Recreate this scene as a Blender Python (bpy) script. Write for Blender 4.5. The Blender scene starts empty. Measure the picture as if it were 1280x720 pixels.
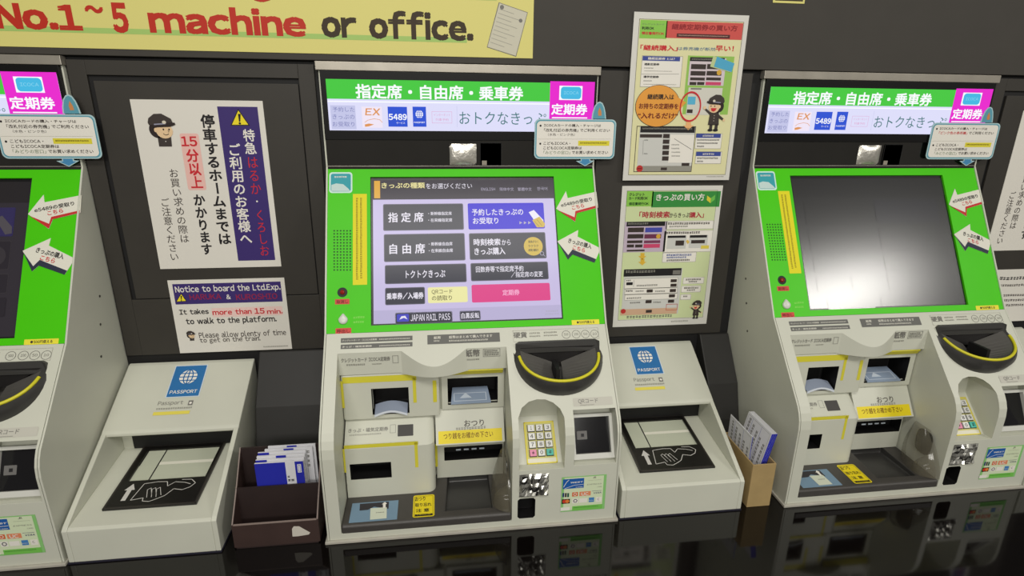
import bpy, bmesh, math, random
from mathutils import Vector, Matrix
random.seed(7)
S = bpy.context.scene
COL = S.collection

# ------------------------------------------------------------------ camera, world, lights
CAM = Vector((0.2191, -0.903, 0.776))
RGT = Vector((0.9918, -0.1275, 0.0116))
UPV = Vector((0.0276, 0.3013, 0.9531))
FWD = Vector((0.1250, 0.9450, -0.3024))
FPX = 714.815
cd = bpy.data.cameras.new('camera'); cd.sensor_width = 36; cd.lens = 36 * FPX / 1280
cd.clip_start = 0.02
cam = bpy.data.objects.new('camera', cd); COL.objects.link(cam)
cam.matrix_world = Matrix(((RGT.x, UPV.x, -FWD.x, CAM.x), (RGT.y, UPV.y, -FWD.y, CAM.y), (RGT.z, UPV.z, -FWD.z, CAM.z), (0, 0, 0, 1)))
S.camera = cam
S.view_settings.view_transform = 'Standard'; S.view_settings.look = 'None'
S.view_settings.gamma = 1; S.view_settings.exposure = 0.0; S.view_settings.use_curve_mapping = False
w = bpy.data.worlds.new('hall'); S.world = w; w.use_nodes = True
w.node_tree.nodes['Background'].inputs[0].default_value = (1.0, 0.96, 0.89, 1)
w.node_tree.nodes['Background'].inputs[1].default_value = 0.15
def area(name, loc, target, sx, sy, power, color=(1, 0.97, 0.91)):
    l = bpy.data.lights.new(name, 'AREA'); l.shape = 'RECTANGLE'; l.size = sx; l.size_y = sy
    l.energy = power; l.color = color
    o = bpy.data.objects.new(name, l); COL.objects.link(o); o.location = loc
    o.rotation_euler = (Vector(target) - Vector(loc)).to_track_quat('-Z', 'Y').to_euler()
    return o
area('ceiling_lamp_row', (0.1, -1.25, 2.0), (0.1, -0.9, 0), 1.7, 0.5, 24)
area('ceiling_lamp_panel', (3.0, -1.98, 2.0), (2.6, -1.2, 0), 0.85, 0.38, 32)
area('hall_lamp_row', (0.0, -3.6, 1.9), (0.3, 0.3, 0.2), 2.6, 0.5, 52)

# ------------------------------------------------------------------ materials
def lin(c):
    return tuple(((x / 255) / 12.92 if x / 255 <= 0.04045 else ((x / 255 + 0.055) / 1.055) ** 2.4) for x in c)
MATS = {}
def M(name, rgb=None, rough=0.5, metal=0.0, emit=0.0, noise=0.0, nscale=30, spec=0.5, bump=0.0, alpha=1.0, trans=0.0, coat=0.0):
    if name in MATS: return MATS[name]
    m = bpy.data.materials.new(name); m.use_nodes = True
    nt = m.node_tree; b = nt.nodes['Principled BSDF']
    c = lin(rgb)
    b.inputs['Base Color'].default_value = (*c, 1)
    b.inputs['Roughness'].default_value = rough; b.inputs['Metallic'].default_value = metal
    b.inputs['Specular IOR Level'].default_value = spec
    b.inputs['Alpha'].default_value = alpha
    b.inputs['Transmission Weight'].default_value = trans
    b.inputs['Coat Weight'].default_value = coat
    if emit:
        b.inputs['Base Color'].default_value = (0.01, 0.01, 0.01, 1)
        b.inputs['Emission Color'].default_value = (*c, 1); b.inputs['Emission Strength'].default_value = emit
    if noise or bump:
        tc = nt.nodes.new('ShaderNodeTexCoord'); n = nt.nodes.new('ShaderNodeTexNoise')
        n.inputs['Scale'].default_value = nscale; n.inputs['Detail'].default_value = 5
        nt.links.new(tc.outputs['Object'], n.inputs['Vector'])
        if noise:
            r = nt.nodes.new('ShaderNodeValToRGB')
            r.color_ramp.elements[0].position = 0.3; r.color_ramp.elements[1].position = 0.7
            r.color_ramp.elements[0].color = (*[x * (1 - noise) for x in c], 1)
            r.color_ramp.elements[1].color = (*[min(1, x * (1 + noise)) for x in c], 1)
            nt.links.new(n.outputs['Fac'], r.inputs['Fac']); nt.links.new(r.outputs['Color'], b.inputs['Base Color'])
        if bump:
            bp = nt.nodes.new('ShaderNodeBump'); bp.inputs['Strength'].default_value = bump; bp.inputs['Distance'].default_value = 0.002
            nt.links.new(n.outputs['Fac'], bp.inputs['Height']); nt.links.new(bp.outputs['Normal'], b.inputs['Normal'])
    MATS[name] = m
    return m
def P(name, rgb): return M('print_' + name, rgb, 0.55, spec=0.35)         # printed colours
def EM(name, rgb, e=1.0): return M('lit_' + name, rgb, 0.15, emit=e, spec=0.15)       # lit display colours

CASE = M('machine_case', (204, 205, 190), 0.42, noise=0.025, nscale=9)
SEAM = M('seam', (70, 68, 62), 0.7)
GREEN = M('green_panel', (74, 203, 8), 0.4, spec=0.2, noise=0.02, nscale=12)
BLACK = M('black_plastic', (14, 13, 13), 0.4, spec=0.25)
HOLE = M('slot_black', (9, 8, 9), 0.6)
DARK = M('dark_grey_plastic', (66, 63, 60), 0.45, noise=0.06, nscale=40)
SCOOP = M('scoop_plastic', (58, 57, 55), 0.38, noise=0.05, nscale=40)
SCOOPIN = M('scoop_inner', (88, 86, 82), 0.45, noise=0.05, nscale=40)
YEL = M('yellow_line', (216, 207, 60), 0.5)
YELB = M('yellow_label', (236, 214, 20), 0.5)
CHROME = M('stainless_strip', (104, 102, 98), 0.14, 1.0, noise=0.1, nscale=6, bump=0.05)
MIRR = M('wrinkled_mirror', (236, 232, 222), 0.34, 0.9, bump=1.0, nscale=60)
SILV = M('silver_trim', (176, 170, 158), 0.35, 0.6, noise=0.1, nscale=20)
WALLM = M('wall_laminate', (66, 63, 58), 0.65, spec=0.3, noise=0.04, nscale=14, bump=0.05)
PANM = M('wall_door_panel', (57, 54, 49), 0.5, spec=0.35, noise=0.05, nscale=14, bump=0.03)
GAP = M('wall_gap_black', (14, 13, 13), 0.7)
APRON = M('apron_panel', (46, 45, 43), 0.5, spec=0.3, noise=0.05, nscale=18)
COUNTER = M('black_counter', (12, 9, 8), 0.07, noise=0.1, nscale=20, spec=0.5)
WHITE = P('white', (236, 232, 222)); PBLACK = P('black', (30, 28, 30)); PGREY = P('grey', (120, 118, 112))
PRED = P('red', (205, 40, 50)); PNAVY = P('navy', (60, 44, 112)); PBROWN = P('brown_black', (58, 48, 44))
LGREY = P('faint_grey', (150, 148, 138))

# ------------------------------------------------------------------ geometry helpers
class MB:
    def __init__(s): s.v = []; s.f = []; s.m = []; s.mats = []; s.sm = []
    def mi(s, m):
        if m not in s.mats: s.mats.append(m)
        return s.mats.index(m)
    def add(s, vs, fs, m, smooth=False):
        o = len(s.v); s.v += [Vector(x) for x in vs]; i = s.mi(m)
        for f in fs: s.f.append([o + k for k in f]); s.m.append(i); s.sm.append(smooth)
    def box(s, x0, x1, y0, y1, z0, z1, m):
        vs = [(x, y, z) for x in (x0, x1) for y in (y0, y1) for z in (z0, z1)]
        s.add(vs, [(0, 1, 3, 2), (4, 6, 7, 5), (0, 4, 5, 1), (2, 3, 7, 6), (0, 2, 6, 4), (1, 5, 7, 3)], m)
    def prism(s, pts, vec, m, cap_m=None):
        n = len(pts); vec = Vector(vec); a = [Vector(p) for p in pts]; b = [p + vec for p in a]
        o = len(s.v); i = s.mi(m); s.v += a + b
        for k in range(n):
            s.f.append([o + k, o + (k + 1) % n, o + n + (k + 1) % n, o + n + k]); s.m.append(i); s.sm.append(False)
        j = s.mi(cap_m or m)
        s.f.append([o + k for k in range(n)][::-1]); s.m.append(j); s.sm.append(False)
        s.f.append([o + n + k for k in range(n)]); s.m.append(j); s.sm.append(False)
    def px(s, x0, x1, yz, m): s.prism([(x0, y, z) for y, z in yz], (x1 - x0, 0, 0), m)
    def grid(s, rows, m, smooth=True, close=False):
        n = len(rows[0]); o = len(s.v); i = s.mi(m)
        for r in rows: s.v += [Vector(p) for p in r]
        for a in range(len(rows) - 1):
            for b in range(n if close else n - 1):
                c = (b + 1) % n
                s.f.append([o + a * n + b, o + a * n + c, o + (a + 1) * n + c, o + (a + 1) * n + b]); s.m.append(i); s.sm.append(smooth)
    def cyl(s, c, ax, r, h, m, n=20):
        ax = Vector(ax).normalized(); t = ax.orthogonal().normalized(); q = ax.cross(t); c = Vector(c)
        s.prism([c + t * r * math.cos(2 * math.pi * k / n) + q * r * math.sin(2 * math.pi * k / n) for k in range(n)], ax * h, m)
    def tube(s, pts, r, m, n=8):
        pts = [Vector(p) for p in pts]; rows = []
        for k, p in enumerate(pts):
            d = (pts[min(k + 1, len(pts) - 1)] - pts[max(k - 1, 0)]).normalized()
            t = d.cross(Vector((0, 0.3, 1))).normalized(); q = d.cross(t)
            rows.append([p + (t * math.cos(2 * math.pi * j / n) + q * math.sin(2 * math.pi * j / n)) * r for j in range(n)])
        s.grid(rows, m, True, True)
        o = len(s.v); i = s.mi(m)
        for r_ in (rows[0], rows[-1]):
            o = len(s.v); s.v += r_; s.f.append([o + j for j in range(n)]); s.m.append(i); s.sm.append(False)
    def holed(s, x0, x1, z0, z1, yf, yb, hx0, hx1, hz0, hz1, m, hm, depth=0.05):
        """a block whose front face (towards -Y) has a rectangular slot"""
        V = [(x0, yf, z0), (x1, yf, z0), (x1, yf, z1), (x0, yf, z1), (hx0, yf, hz0), (hx1, yf, hz0), (hx1, yf, hz1), (hx0, yf, hz1),
             (x0, yb, z0), (x1, yb, z0), (x1, yb, z1), (x0, yb, z1)]
        s.add(V, [(0, 1, 5, 4), (1, 2, 6, 5), (2, 3, 7, 6), (3, 0, 4, 7), (0, 8, 9, 1), (1, 9, 10, 2), (2, 10, 11, 3), (3, 11, 8, 0)], m)
        d = yf + depth
        s.add([(hx0, yf, hz0), (hx1, yf, hz0), (hx1, yf, hz1), (hx0, yf, hz1), (hx0, d, hz0), (hx1, d, hz0), (hx1, d, hz1), (hx0, d, hz1)],
              [(0, 1, 5, 4), (1, 2, 6, 5), (2, 3, 7, 6), (3, 0, 4, 7), (4, 5, 6, 7)], hm)
    def build(s, name, parent=None, bevel=0.0, seg=2, recalc=False):
        me = bpy.data.meshes.new(name)
        off = parent_origin(parent)
        me.from_pydata([tuple(v - off) for v in s.v], [], s.f)
        for m in s.mats: me.materials.append(m)
        me.polygons.foreach_set('material_index', s.m); me.polygons.foreach_set('use_smooth', s.sm)
        if recalc:
            bm = bmesh.new(); bm.from_mesh(me); bmesh.ops.recalc_face_normals(bm, faces=bm.faces); bm.to_mesh(me); bm.free()
        o = bpy.data.objects.new(name, me); COL.objects.link(o)
        if parent is not None: o.parent = parent
        if bevel:
            b = o.modifiers.new('bevel', 'BEVEL'); b.width = bevel; b.segments = seg; b.limit_method = 'ANGLE'; b.angle_limit = math.radians(40)
        return o
def parent_origin(p):
    v = Vector((0, 0, 0))
    while p is not None: v = v + p.location; p = p.parent
    return v
def tag(o, label=None, cat=None, group=None, kind=None):
    if label: o['label'] = label
    if cat: o['category'] = cat
    if group: o['group'] = group
    if kind: o['kind'] = kind
    return o
def empty(name, loc, label, cat, group=None):
    o = bpy.data.objects.new(name, None); COL.objects.link(o); o.location = loc; o.empty_display_size = 0.05
    return tag(o, label, cat, group)
def copy_tree(o, parent=None):
    c = o.copy(); COL.objects.link(c)
    if parent is not None: c.parent = parent
    for ch in list(o.children): copy_tree(ch, c)
    return c
def boolean(o, cutters, op='DIFFERENCE'):
    for c in cutters:
        b = o.modifiers.new('cut', 'BOOLEAN'); b.object = c; b.operation = op; b.solver = 'EXACT'; b.material_mode = 'TRANSFER'
    dg = bpy.context.evaluated_depsgraph_get(); dg.update()
    me = bpy.data.meshes.new_from_object(o.evaluated_get(dg))
    o.modifiers.clear(); o.data = me
    for c in cutters: bpy.data.objects.remove(c, do_unlink=True)
    return o

# glyph outlines -> flat meshes, cached
GLY = {}
def glyph(s, bold=0.0, vertical=False):
    k = (s, bold, vertical)
    if k in GLY: return GLY[k]
    vs, fs = [], []
    if not vertical and len(s) > 1 and any(33 <= ord(ch) <= 126 for ch in s):
        x = 0.0                                     # proportional setting, wide latin letters set tight
        for ch in s:
            if ch in ' \u3000': x += 0.40; continue
            g, f = glyph(ch)
            if not g: x += 0.5; continue
            o = len(vs); lat = 33 <= ord(ch) <= 126
            x0 = min(p[0] for p in g); x1 = max(p[0] for p in g)
            d = x - x0 + 0.045 if lat else x
            vs += [(p[0] + d, p[1]) for p in g]; fs += [[o + i for i in q] for q in f]
            x += (x1 - x0 + 0.09) if lat else 1.0
        GLY[k] = (vs, fs)
        return GLY[k]
    if not vertical:
        if len(s) == 1 and 33 <= ord(s) <= 126: s = chr(ord(s) + 0xFEE0)
        c = bpy.data.curves.new('t', 'FONT'); c.body = s; c.resolution_u = 2; c.offset = bold
        o = bpy.data.objects.new('t', c); me = bpy.data.meshes.new_from_object(o)
        vs = [(v.co.x, v.co.y) for v in me.vertices]; fs = [list(p.vertices) for p in me.polygons]
        bpy.data.objects.remove(o); bpy.data.curves.remove(c); bpy.data.meshes.remove(me)
    else:
        y = 0.0
        for ch in s:
            if ch in ' \u3000': y -= 0.45; continue
            g, f = glyph(ch, bold)
            if len(g) == 0: y -= 1; continue
            o = len(vs)
            if ch in 'ー～':
                cx = 0.5; cy = sum(p[1] for p in g) / len(g)
                pts = [(0.5 - (p[1] - cy), 0.38 - (p[0] - 0.5)) for p in g]
            else:
                x0 = min(p[0] for p in g); x1 = max(p[0] for p in g)
                adv = 1.0 if ord(ch) > 0x2fff else x1 + x0
                pts = [(p[0] + 0.5 - adv / 2, p[1]) for p in g]
            vs += [(p[0], p[1] + y) for p in pts]; fs += [[o + i for i in q] for q in f]
            y -= 1.0
    GLY[k] = (vs, fs)
    return GLY[k]

class Flat:
    """drawing on a real plane (origin O, axes U right / V up); points come from zoomed crops of the photo, read as rays from the camera onto the plane"""
    def __init__(s, O, U, V, mb=None):
        s.O = Vector(O); s.U = Vector(U).normalized(); s.V = Vector(V).normalized(); s.N = s.U.cross(s.V)
        s.mb = mb or MB(); s.c = (0, 0, 1); s.uv = False; s.du = 0
    def crop(s, *c): s.c = c; s.uv = False; return s
    def metric(s): s.uv = True; return s
    def at(s, p, c=None):
        if s.uv: return p
        c = c or s.c; x = c[0] + p[0] / c[2]; y = c[1] + p[1] / c[2]
        d = RGT * ((x - 640) / FPX) - UPV * ((y - 360) / FPX) + FWD
        t = (s.O - CAM).dot(s.N) / d.dot(s.N)
        q = CAM + d * t - s.O
        return (q.dot(s.U), q.dot(s.V))
    def p3(s, u, v, h=0): return s.O + s.U * u + s.V * v + s.N * h * 0.0002
    def face(s, uvs, m, h): s.mb.add([s.p3(u, v, h) for u, v in uvs], [list(range(len(uvs)))], m)
    def box2(s, p, q, c=None, c2=None):
        a = s.at(p, c); b = s.at(q, c2 or c)
        return min(a[0], b[0]), min(a[1], b[1]), max(a[0], b[0]), max(a[1], b[1])
    def rect(s, p, q, m, h=1, c=None, c2=None):
        a, b, c_, d = s.box2(p, q, c, c2); s.face([(a, b), (c_, b), (c_, d), (a, d)], m, h)
    def rr(s, p, q, m, h=1, r=0.003, c=None, c2=None):
        a, b, c_, d = s.box2(p, q, c, c2); r = min(r, (c_ - a) / 2.01, (d - b) / 2.01); pts = []
        for cx, cy, t0 in ((c_ - r, d - r, 0), (a + r, d - r, 90), (a + r, b + r, 180), (c_ - r, b + r, 270)):
            for k in range(6): t = math.radians(t0 + 18 * k); pts.append((cx + r * math.cos(t), cy + r * math.sin(t)))
        s.face(pts, m, h)
    def poly(s, ps, m, h=1): s.face([s.at(p) for p in ps], m, h)
    def circ(s, p, rpx, m, h=1, ry=1.0, n=24, c=None):
        a = s.at(p, c); b = s.at((p[0] + rpx, p[1]), c); r = math.hypot(a[0] - b[0], a[1] - b[1])
        s.face([(a[0] + r * math.cos(2 * math.pi * k / n), a[1] + r * ry * math.sin(2 * math.pi * k / n)) for k in range(n)], m, h)
    def ring(s, p, rpx, wfrac, m, h=1, ry=1.0, n=28, c=None):
        a = s.at(p, c); b = s.at((p[0] + rpx, p[1]), c); r = math.hypot(a[0] - b[0], a[1] - b[1]); r2 = r * (1 - wfrac)
        e = [(math.cos(2 * math.pi * k / n), ry * math.sin(2 * math.pi * k / n)) for k in range(n)]
        for k in range(n):
            g, f = e[k], e[(k + 1) % n]
            s.face([(a[0] + r * g[0], a[1] + r * g[1]), (a[0] + r * f[0], a[1] + r * f[1]), (a[0] + r2 * f[0], a[1] + r2 * f[1]), (a[0] + r2 * g[0], a[1] + r2 * g[1])], m, h)
    def line(s, p, q, wd, m, h=1):
        a = Vector(s.at(p)); b = Vector(s.at(q)); d = (b - a).normalized(); n = Vector((-d.y, d.x)) * wd / 2
        s.face([tuple(a - n), tuple(b - n), tuple(b + n), tuple(a + n)], m, h)
    def path(s, ps, wd, m, h=1):
        for p, q in zip(ps, ps[1:]): s.line(p, q, wd, m, h)
    def frame(s, p, q, wd, m, h=1, c=None, c2=None):
        a, b, c_, d = s.box2(p, q, c, c2)
        for x0, y0, x1, y1 in ((a, b, c_, b + wd), (a, d - wd, c_, d), (a, b, a + wd, d), (c_ - wd, b, c_, d)):
            s.face([(x0, y0), (x1, y0), (x1, y1), (x0, y1)], m, h)
    def text(s, t, p, q, m, h=2, bold=0.0, vertical=False, c=None, c2=None, rot=0.0, shear=0.0):
        a, b, c_, d = s.box2(p, q, c, c2); vs, fs = glyph(t, 0.0, vertical)
        if not vs: return
        if bold:
            n0 = len(vs); B = min(bold, 0.03) * 0.8 if bold < 0.045 else bold * 0.8; sh = ((B, B), (-B, B), (B, -B), (-B, -B))
            fs = [[i + k * n0 for i in f] for k in range(4) for f in fs]; vs = [(v[0] + e[0], v[1] + e[1]) for e in sh for v in vs]
        x0 = min(v[0] for v in vs); x1 = max(v[0] for v in vs); y0 = min(v[1] for v in vs); y1 = max(v[1] for v in vs)
        sx = (c_ - a) / (x1 - x0); sy = (d - b) / (y1 - y0)
        pts = [(a + (v[0] - x0) * sx + shear * (v[1] - y0) * sy, b + (v[1] - y0) * sy) for v in vs]
        if rot:
            cx, cy = (a + c_) / 2, (b + d) / 2; co, si = math.cos(rot), math.sin(rot)
            pts = [(cx + (x - cx) * co - (y - cy) * si, cy + (x - cx) * si + (y - cy) * co) for x, y in pts]
        q_ = len(pts) // (4 if bold else 1)
        s.mb.add([s.p3(u, v, h + 0.12 * (i // q_)) for i, (u, v) in enumerate(pts)], fs, m)
    def scrib(s, p, q, m, h=2, c=None, c2=None, vertical=False, n=None):
        """a line of print too small to read: short strokes"""
        a, b, c_, d = s.box2(p, q, c, c2); rnd = random.Random(int(abs(a * 7919 + b * 104729) * 1e4))
        L = (d - b) if vertical else (c_ - a); th = (c_ - a) if vertical else (d - b)
        t = 0.0
        while t < L:
            wch = th * rnd.uniform(0.5, 0.9); g = th * rnd.uniform(0.15, 0.3)
            if t + wch > L: break
            k0 = th * rnd.uniform(0.05, 0.2)
            for e in range(2):
                f0 = k0 + e * th * 0.45; f1 = f0 + th * 0.26
                if vertical: s.face([(a + f0, d - t - wch), (a + f1, d - t - wch), (a + f1, d - t), (a + f0, d - t)], m, h)
                else: s.face([(a + t, b + f0), (a + t + wch, b + f0), (a + t + wch, b + f1), (a + t, b + f1)], m, h)
            mid = rnd.uniform(0.3, 0.7)
            if vertical: s.face([(a + th * 0.1, d - t - wch * mid - th * 0.06), (a + th * 0.8, d - t - wch * mid - th * 0.06), (a + th * 0.8, d - t - wch * mid + th * 0.06), (a + th * 0.1, d - t - wch * mid + th * 0.06)], m, h)
            else: s.face([(a + t + wch * mid - th * 0.06, b + th * 0.1), (a + t + wch * mid + th * 0.06, b + th * 0.1), (a + t + wch * mid + th * 0.06, b + th * 0.8), (a + t + wch * mid - th * 0.06, b + th * 0.8)], m, h)
            t += wch + g
    def sheet(s, p, q, m, thick=0.0008, c=None, c2=None):
        a, b, c_, d = s.box2(p, q, c, c2); s.slab(a, b, c_, d, m, thick)
    def slab(s, a, b, c_, d, m, thick):
        s.mb.prism([s.p3(a, b), s.p3(c_, b), s.p3(c_, d), s.p3(a, d)], s.N * (-thick), m)
    def pslab(s, uvs, m, thick):
        s.mb.prism([s.p3(u, v) for u, v in uvs], s.N * (-thick), m)
def front(y): return ((0, y, 0), (1, 0, 0), (0, 0, 1))

def globe(F, p, r, m, bg, h):
    """white globe pictogram drawn in metric uv"""
    F.metric(); F.circ(p, r, m, h)
    for k in (-0.5, 0, 0.5):
        F.line((p[0] - r, p[1] + r * k), (p[0] + r, p[1] + r * k), r * 0.13, bg, h + 1)
    for k in (0.0, 0.5):
        pts = [(p[0] + r * k * math.cos(t), p[1] + r * math.sin(t)) for t in [math.pi * (i / 8 - 0.5) for i in range(9)]]
        F.path(pts, r * 0.13, bg, h + 1)
        if k: F.path([(2 * p[0] - x, y) for x, y in pts], r * 0.13, bg, h + 1)

def attendant(F, cx, cy, s, body='bust', flip=1, h=3):
    """station attendant drawing in metric uv; cx, cy = face centre, s = head size"""
    F.metric()
    SK = P('skin', (232, 200, 158)); CAPM = P('cap', (62, 54, 50)); HR = P('hair', (44, 34, 32)); WB = WHITE
    def pt(x, y): return (cx + flip * x * s, cy + y * s)
    def blob(ps, m, hh): F.face([pt(*p) for p in (ps if flip > 0 else ps[::-1])], m, hh)
    def el(x, y, rx, ry, m, hh, n=20): blob([(x + rx * math.cos(2 * math.pi * k / n), y + ry * math.sin(2 * math.pi * k / n)) for k in range(n)], m, hh)
    if body == 'bust':
        blob([(-0.35, -1.02), (0.42, -1.02), (0.46, -0.42), (-0.35, -0.42)], CAPM, h); el(0.1, -0.7, 0.03, 0.03, WB, h + 1)
    el(-0.28, 0.02, 0.5, 0.52, HR, h)
    el(0.12, -0.06, 0.5, 0.46, SK, h + 1)
    el(-0.38, 0.0, 0.1, 0.14, SK, h + 2)
    for ex in (0.08, 0.42): el(ex, 0.04, 0.045, 0.06, PBLACK, h + 3)
    if body == 'bust':
        F.path([pt(0.2 + 0.17 * math.cos(t), -0.16 + 0.14 * math.sin(t)) for t in [math.radians(200 + 15 * k) for k in range(10)]], 0.035 * s, PBLACK, h + 3)
        F.path([pt(0.33, 0.0), pt(0.4, -0.1), pt(0.34, -0.13)], 0.025 * s, PBLACK, h + 3)
    else:
        blob([(-0.12, -0.12), (0.42, -0.12), (0.34, -0.34), (0.15, -0.42), (-0.04, -0.32)], PRED, h + 3)
    blob([(-0.78, 0.45), (-0.72, 0.3), (0.5, 0.3), (0.7, 0.46), (0.62, 0.7), (0.1, 1.0), (-0.35, 0.98), (-0.7, 0.72)], CAPM, h + 4)
    blob([(-0.55, 0.16), (0.5, 0.2), (0.85, 0.34), (0.82, 0.46), (0.5, 0.46), (-0.5, 0.3)], HR, h + 5)
    blob([(-0.42, 0.3), (0.28, 0.36), (0.28, 0.43), (-0.42, 0.38)], P('cap_band', (150, 150, 170)), h + 6)
    el(0.2, 0.48, 0.12, 0.1, P('badge', (216, 208, 190)), h + 7)
    if body == 'full':
        blob([(-0.38, -0.45), (0.42, -0.45), (0.52, -1.55), (-0.5, -1.55)], CAPM, h)
        for lx in (-0.28, 0.22): blob([(lx - 0.14, -1.5), (lx + 0.14, -1.5), (lx + 0.14, -1.95), (lx - 0.14, -1.95)], CAPM, h); el(lx + 0.04, -1.98, 0.24, 0.12, PBLACK, h + 1)
        blob([(0.3, -0.55), (0.42, -0.72), (0.98, -0.25), (0.88, -0.12)], CAPM, h + 1); el(0.98, -0.1, 0.14, 0.14, SK, h + 2)
        blob([(-0.3, -0.55), (-0.46, -0.7), (-0.9, -1.0), (-0.8, -1.15), (-0.4, -0.95)], CAPM, h + 1); el(-0.92, -1.12, 0.12, 0.12, SK, h + 2)
        for k in range(3): el(0.02, -0.75 - 0.22 * k, 0.035, 0.035, P('badge', (216, 208, 190)), h + 1)

def warn_tri(F, ps, h=3):
    F.poly(ps, PBLACK, h); cx = sum(p[0] for p in ps) / 3; cy = sum(p[1] for p in ps) / 3
    F.poly([(cx + (p[0] - cx) * 0.84, cy + (p[1] - cy) * 0.84) for p in ps], P('warn_yellow', (242, 222, 40)), h + 1)
    hgt = max(p[1] for p in ps) - min(p[1] for p in ps); wd = hgt * 0.1
    F.poly([(cx - wd * 0.9, cy - hgt * 0.36), (cx + wd * 0.7, cy - hgt * 0.36), (cx + wd * 0.5, cy + hgt * 0.1), (cx - wd * 0.3, cy + hgt * 0.1)], PBLACK, h + 2)
    F.circ((cx + wd * 0.2, cy + hgt * 0.2), wd * 0.7, PBLACK, h + 2)

XL, XR = -0.4473, 0.9081           # right edge of the left machine, left edge of the right machine
W = 0.55
# ------------------------------------------------------------------ setting
def struct(mb, name, bevel=0.0):
    o = mb.build(name, None, bevel); o['kind'] = 'structure'; return o
b = MB(); b.box(-3.5, 4.5, -6.0, 0.42, -0.84, -0.80, M('hall_floor', (150, 146, 138), 0.3, noise=0.08, nscale=3)); struct(b, 'floor')
b = MB(); b.box(-1.6, 2.6, -0.5, 0.42, -0.045, 0, COUNTER); ct = tag(b.build('counter', None, 0.004), 'glossy black counter running under all the machines', 'counter')
b = MB(); b.box(-1.58, 2.58, -0.42, 0.40, -0.7998, -0.0452, M('counter_front', (40, 37, 34), 0.5, noise=0.05)); b.build('base', ct)
b = MB(); b.box(-1.6, 2.6, 0.3105, 0.36, 0, 1.5, GAP); struct(b, 'wall_back')
b = MB(); b.box(-1.6, 2.6, 0.2985, 0.3100, 0.8555, 1.5, WALLM); struct(b, 'wall_upper', 0.001)
def door_panel(x0, x1, name, ins=None):
    b = MB(); y0, y1 = 0.3052, 0.3100; z0, z1 = 0.262, 0.8485
    if ins:
        a, c, d, e = ins
        for q in ((x0, a, z0, z1), (c, x1, z0, z1), (a, c, z0, d), (a, c, e, z1)): b.box(q[0], q[1], y0, y1, q[2], q[3], PANM)
        b.box(a + 0.009, c - 0.002, y0 + 0.0003, y1, d + 0.002, e - 0.010, PANM)
    else: b.box(x0, x1, y0, y1, z0, z1, PANM)
    return struct(b, name, 0.0008)
door_panel(-0.4440, -0.0085, 'trim_1', (-0.4130, -0.0385, 0.3862, 0.8225))
door_panel(0.5560, 0.8860, 'trim_2')
door_panel(1.4640, 1.8980, 'trim_3', (1.4930, 1.8680, 0.3862, 0.8225))
def apron(x0, x1, name):
    b = MB(); b.px(x0, x1, [(0.3101, 0.2610), (0.3000, 0.2610), (0.2300, 0.1640), (0.2030, 0.0850), (0.1900, 0.0002), (0.3101, 0.0002)], APRON)
    return struct(b, name, 0.002)
apron(-0.1745, -0.0015, 'trim_4'); apron(0.8330, 0.9060, 'trim_5')

# ------------------------------------------------------------------ ticket machine (built once at the middle place, then copied)
NS = Vector((0, -0.7539, 0.6570))
c6 = (390, 400, 2.483); c7 = (570, 400, 2.483); c6b = (390, 430, 8); c6c = (390, 520, 8); c3b = (390, 360, 8); c4b = (640, 340, 8)
c5b = (380, 600, 8); c6d = (680, 590, 8); ck = (600, 490, 4.5); cS = (390, 200, 3.1316); cL = (390, 70, 3.368)
T = empty('ticket_machine', (0, 0, 0), 'lit green ticket machine in the middle, its touch screen showing bright menu buttons', 'ticket machine', 'green ticket vending machines along the counter')
def slantF(off=0.0): return Flat(Vector((0, 0.137, 0.362)) + NS * off, (1, 0, 0), (0, 0.122, 0.140))
GN = Vector((0, -0.295, 0.160)).normalized()
def greenF(off=0.0): return Flat(Vector((0, 0.1395, 0.3610)) + GN * off, (1, 0, 0), (0, 0.160, 0.295))

# cabinet
prof = [(0, 0.006), (0, 0.178), (0.0025, 0.196), (0.008, 0.210), (0.015, 0.222), (0.137, 0.362)]
g0 = Vector((0.137, 0.362)); g1 = Vector((0.297, 0.657)); gn = Vector((0.295, -0.160)).normalized() * 0.013
mid_prof = prof + [tuple(g0 + gn), tuple(g1 + gn), (0.3105, 0.650), (0.3105, 0.006)]
b = MB(); b.px(0.0042, W - 0.0042, mid_prof, CASE)
cab = b.build('cabinet', T, recalc=True)
def cutter(pts, vec, m=CASE):
    c = MB(); c.prism(pts, vec, m); return c.build('cutter', None, recalc=True)
rec = [(-0.05, 0.018), (0.1300, 0.018), (0.1300, 0.2830), (0.1112, 0.2870), (0.1115, 0.3320), (-0.05, 0.3320)]
cuts = [cutter([(0.0260, y, z) for y, z in rec], (0.3175, 0, 0))]
arch = [(0.3560, 0.128), (0.4420, 0.128), (0.4420, 0.226), (0.436, 0.238), (0.424, 0.247), (0.410, 0.252), (0.394, 0.253), (0.378, 0.250), (0.364, 0.242), (0.3560, 0.228)]
ac = cutter([(x, -0.05, z) for x, z in arch], (0, 0.135, 0))
wc = cutter([(0.34, y, z) for y, z in [(-0.06, 0.126), (0.018, 0.126), (0.082, 0.194), (0.084, 0.27), (-0.06, 0.27)]], (0.12, 0, 0))
boolean(ac, [wc], 'INTERSECT'); cuts.append(ac)
cuts.append(cutter([(0.4600, y, z) for y, z in [(-0.05, 0.132), (0.012, 0.132), (0.0250, 0.1400), (0.0620, 0.2150), (0.060, 0.235), (-0.05, 0.235)]], (0.0820, 0, 0)))
cuts.append(cutter([(0.3545 + dx, -0.02, 0.0215 + dz) for dx, dz in [(0.004, 0), (0.030, 0), (0.034, 0.004), (0.034, 0.041), (0.030, 0.045), (0.004, 0.045), (0, 0.041), (0, 0.004)]], (0, 0.05, 0), HOLE))
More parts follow.
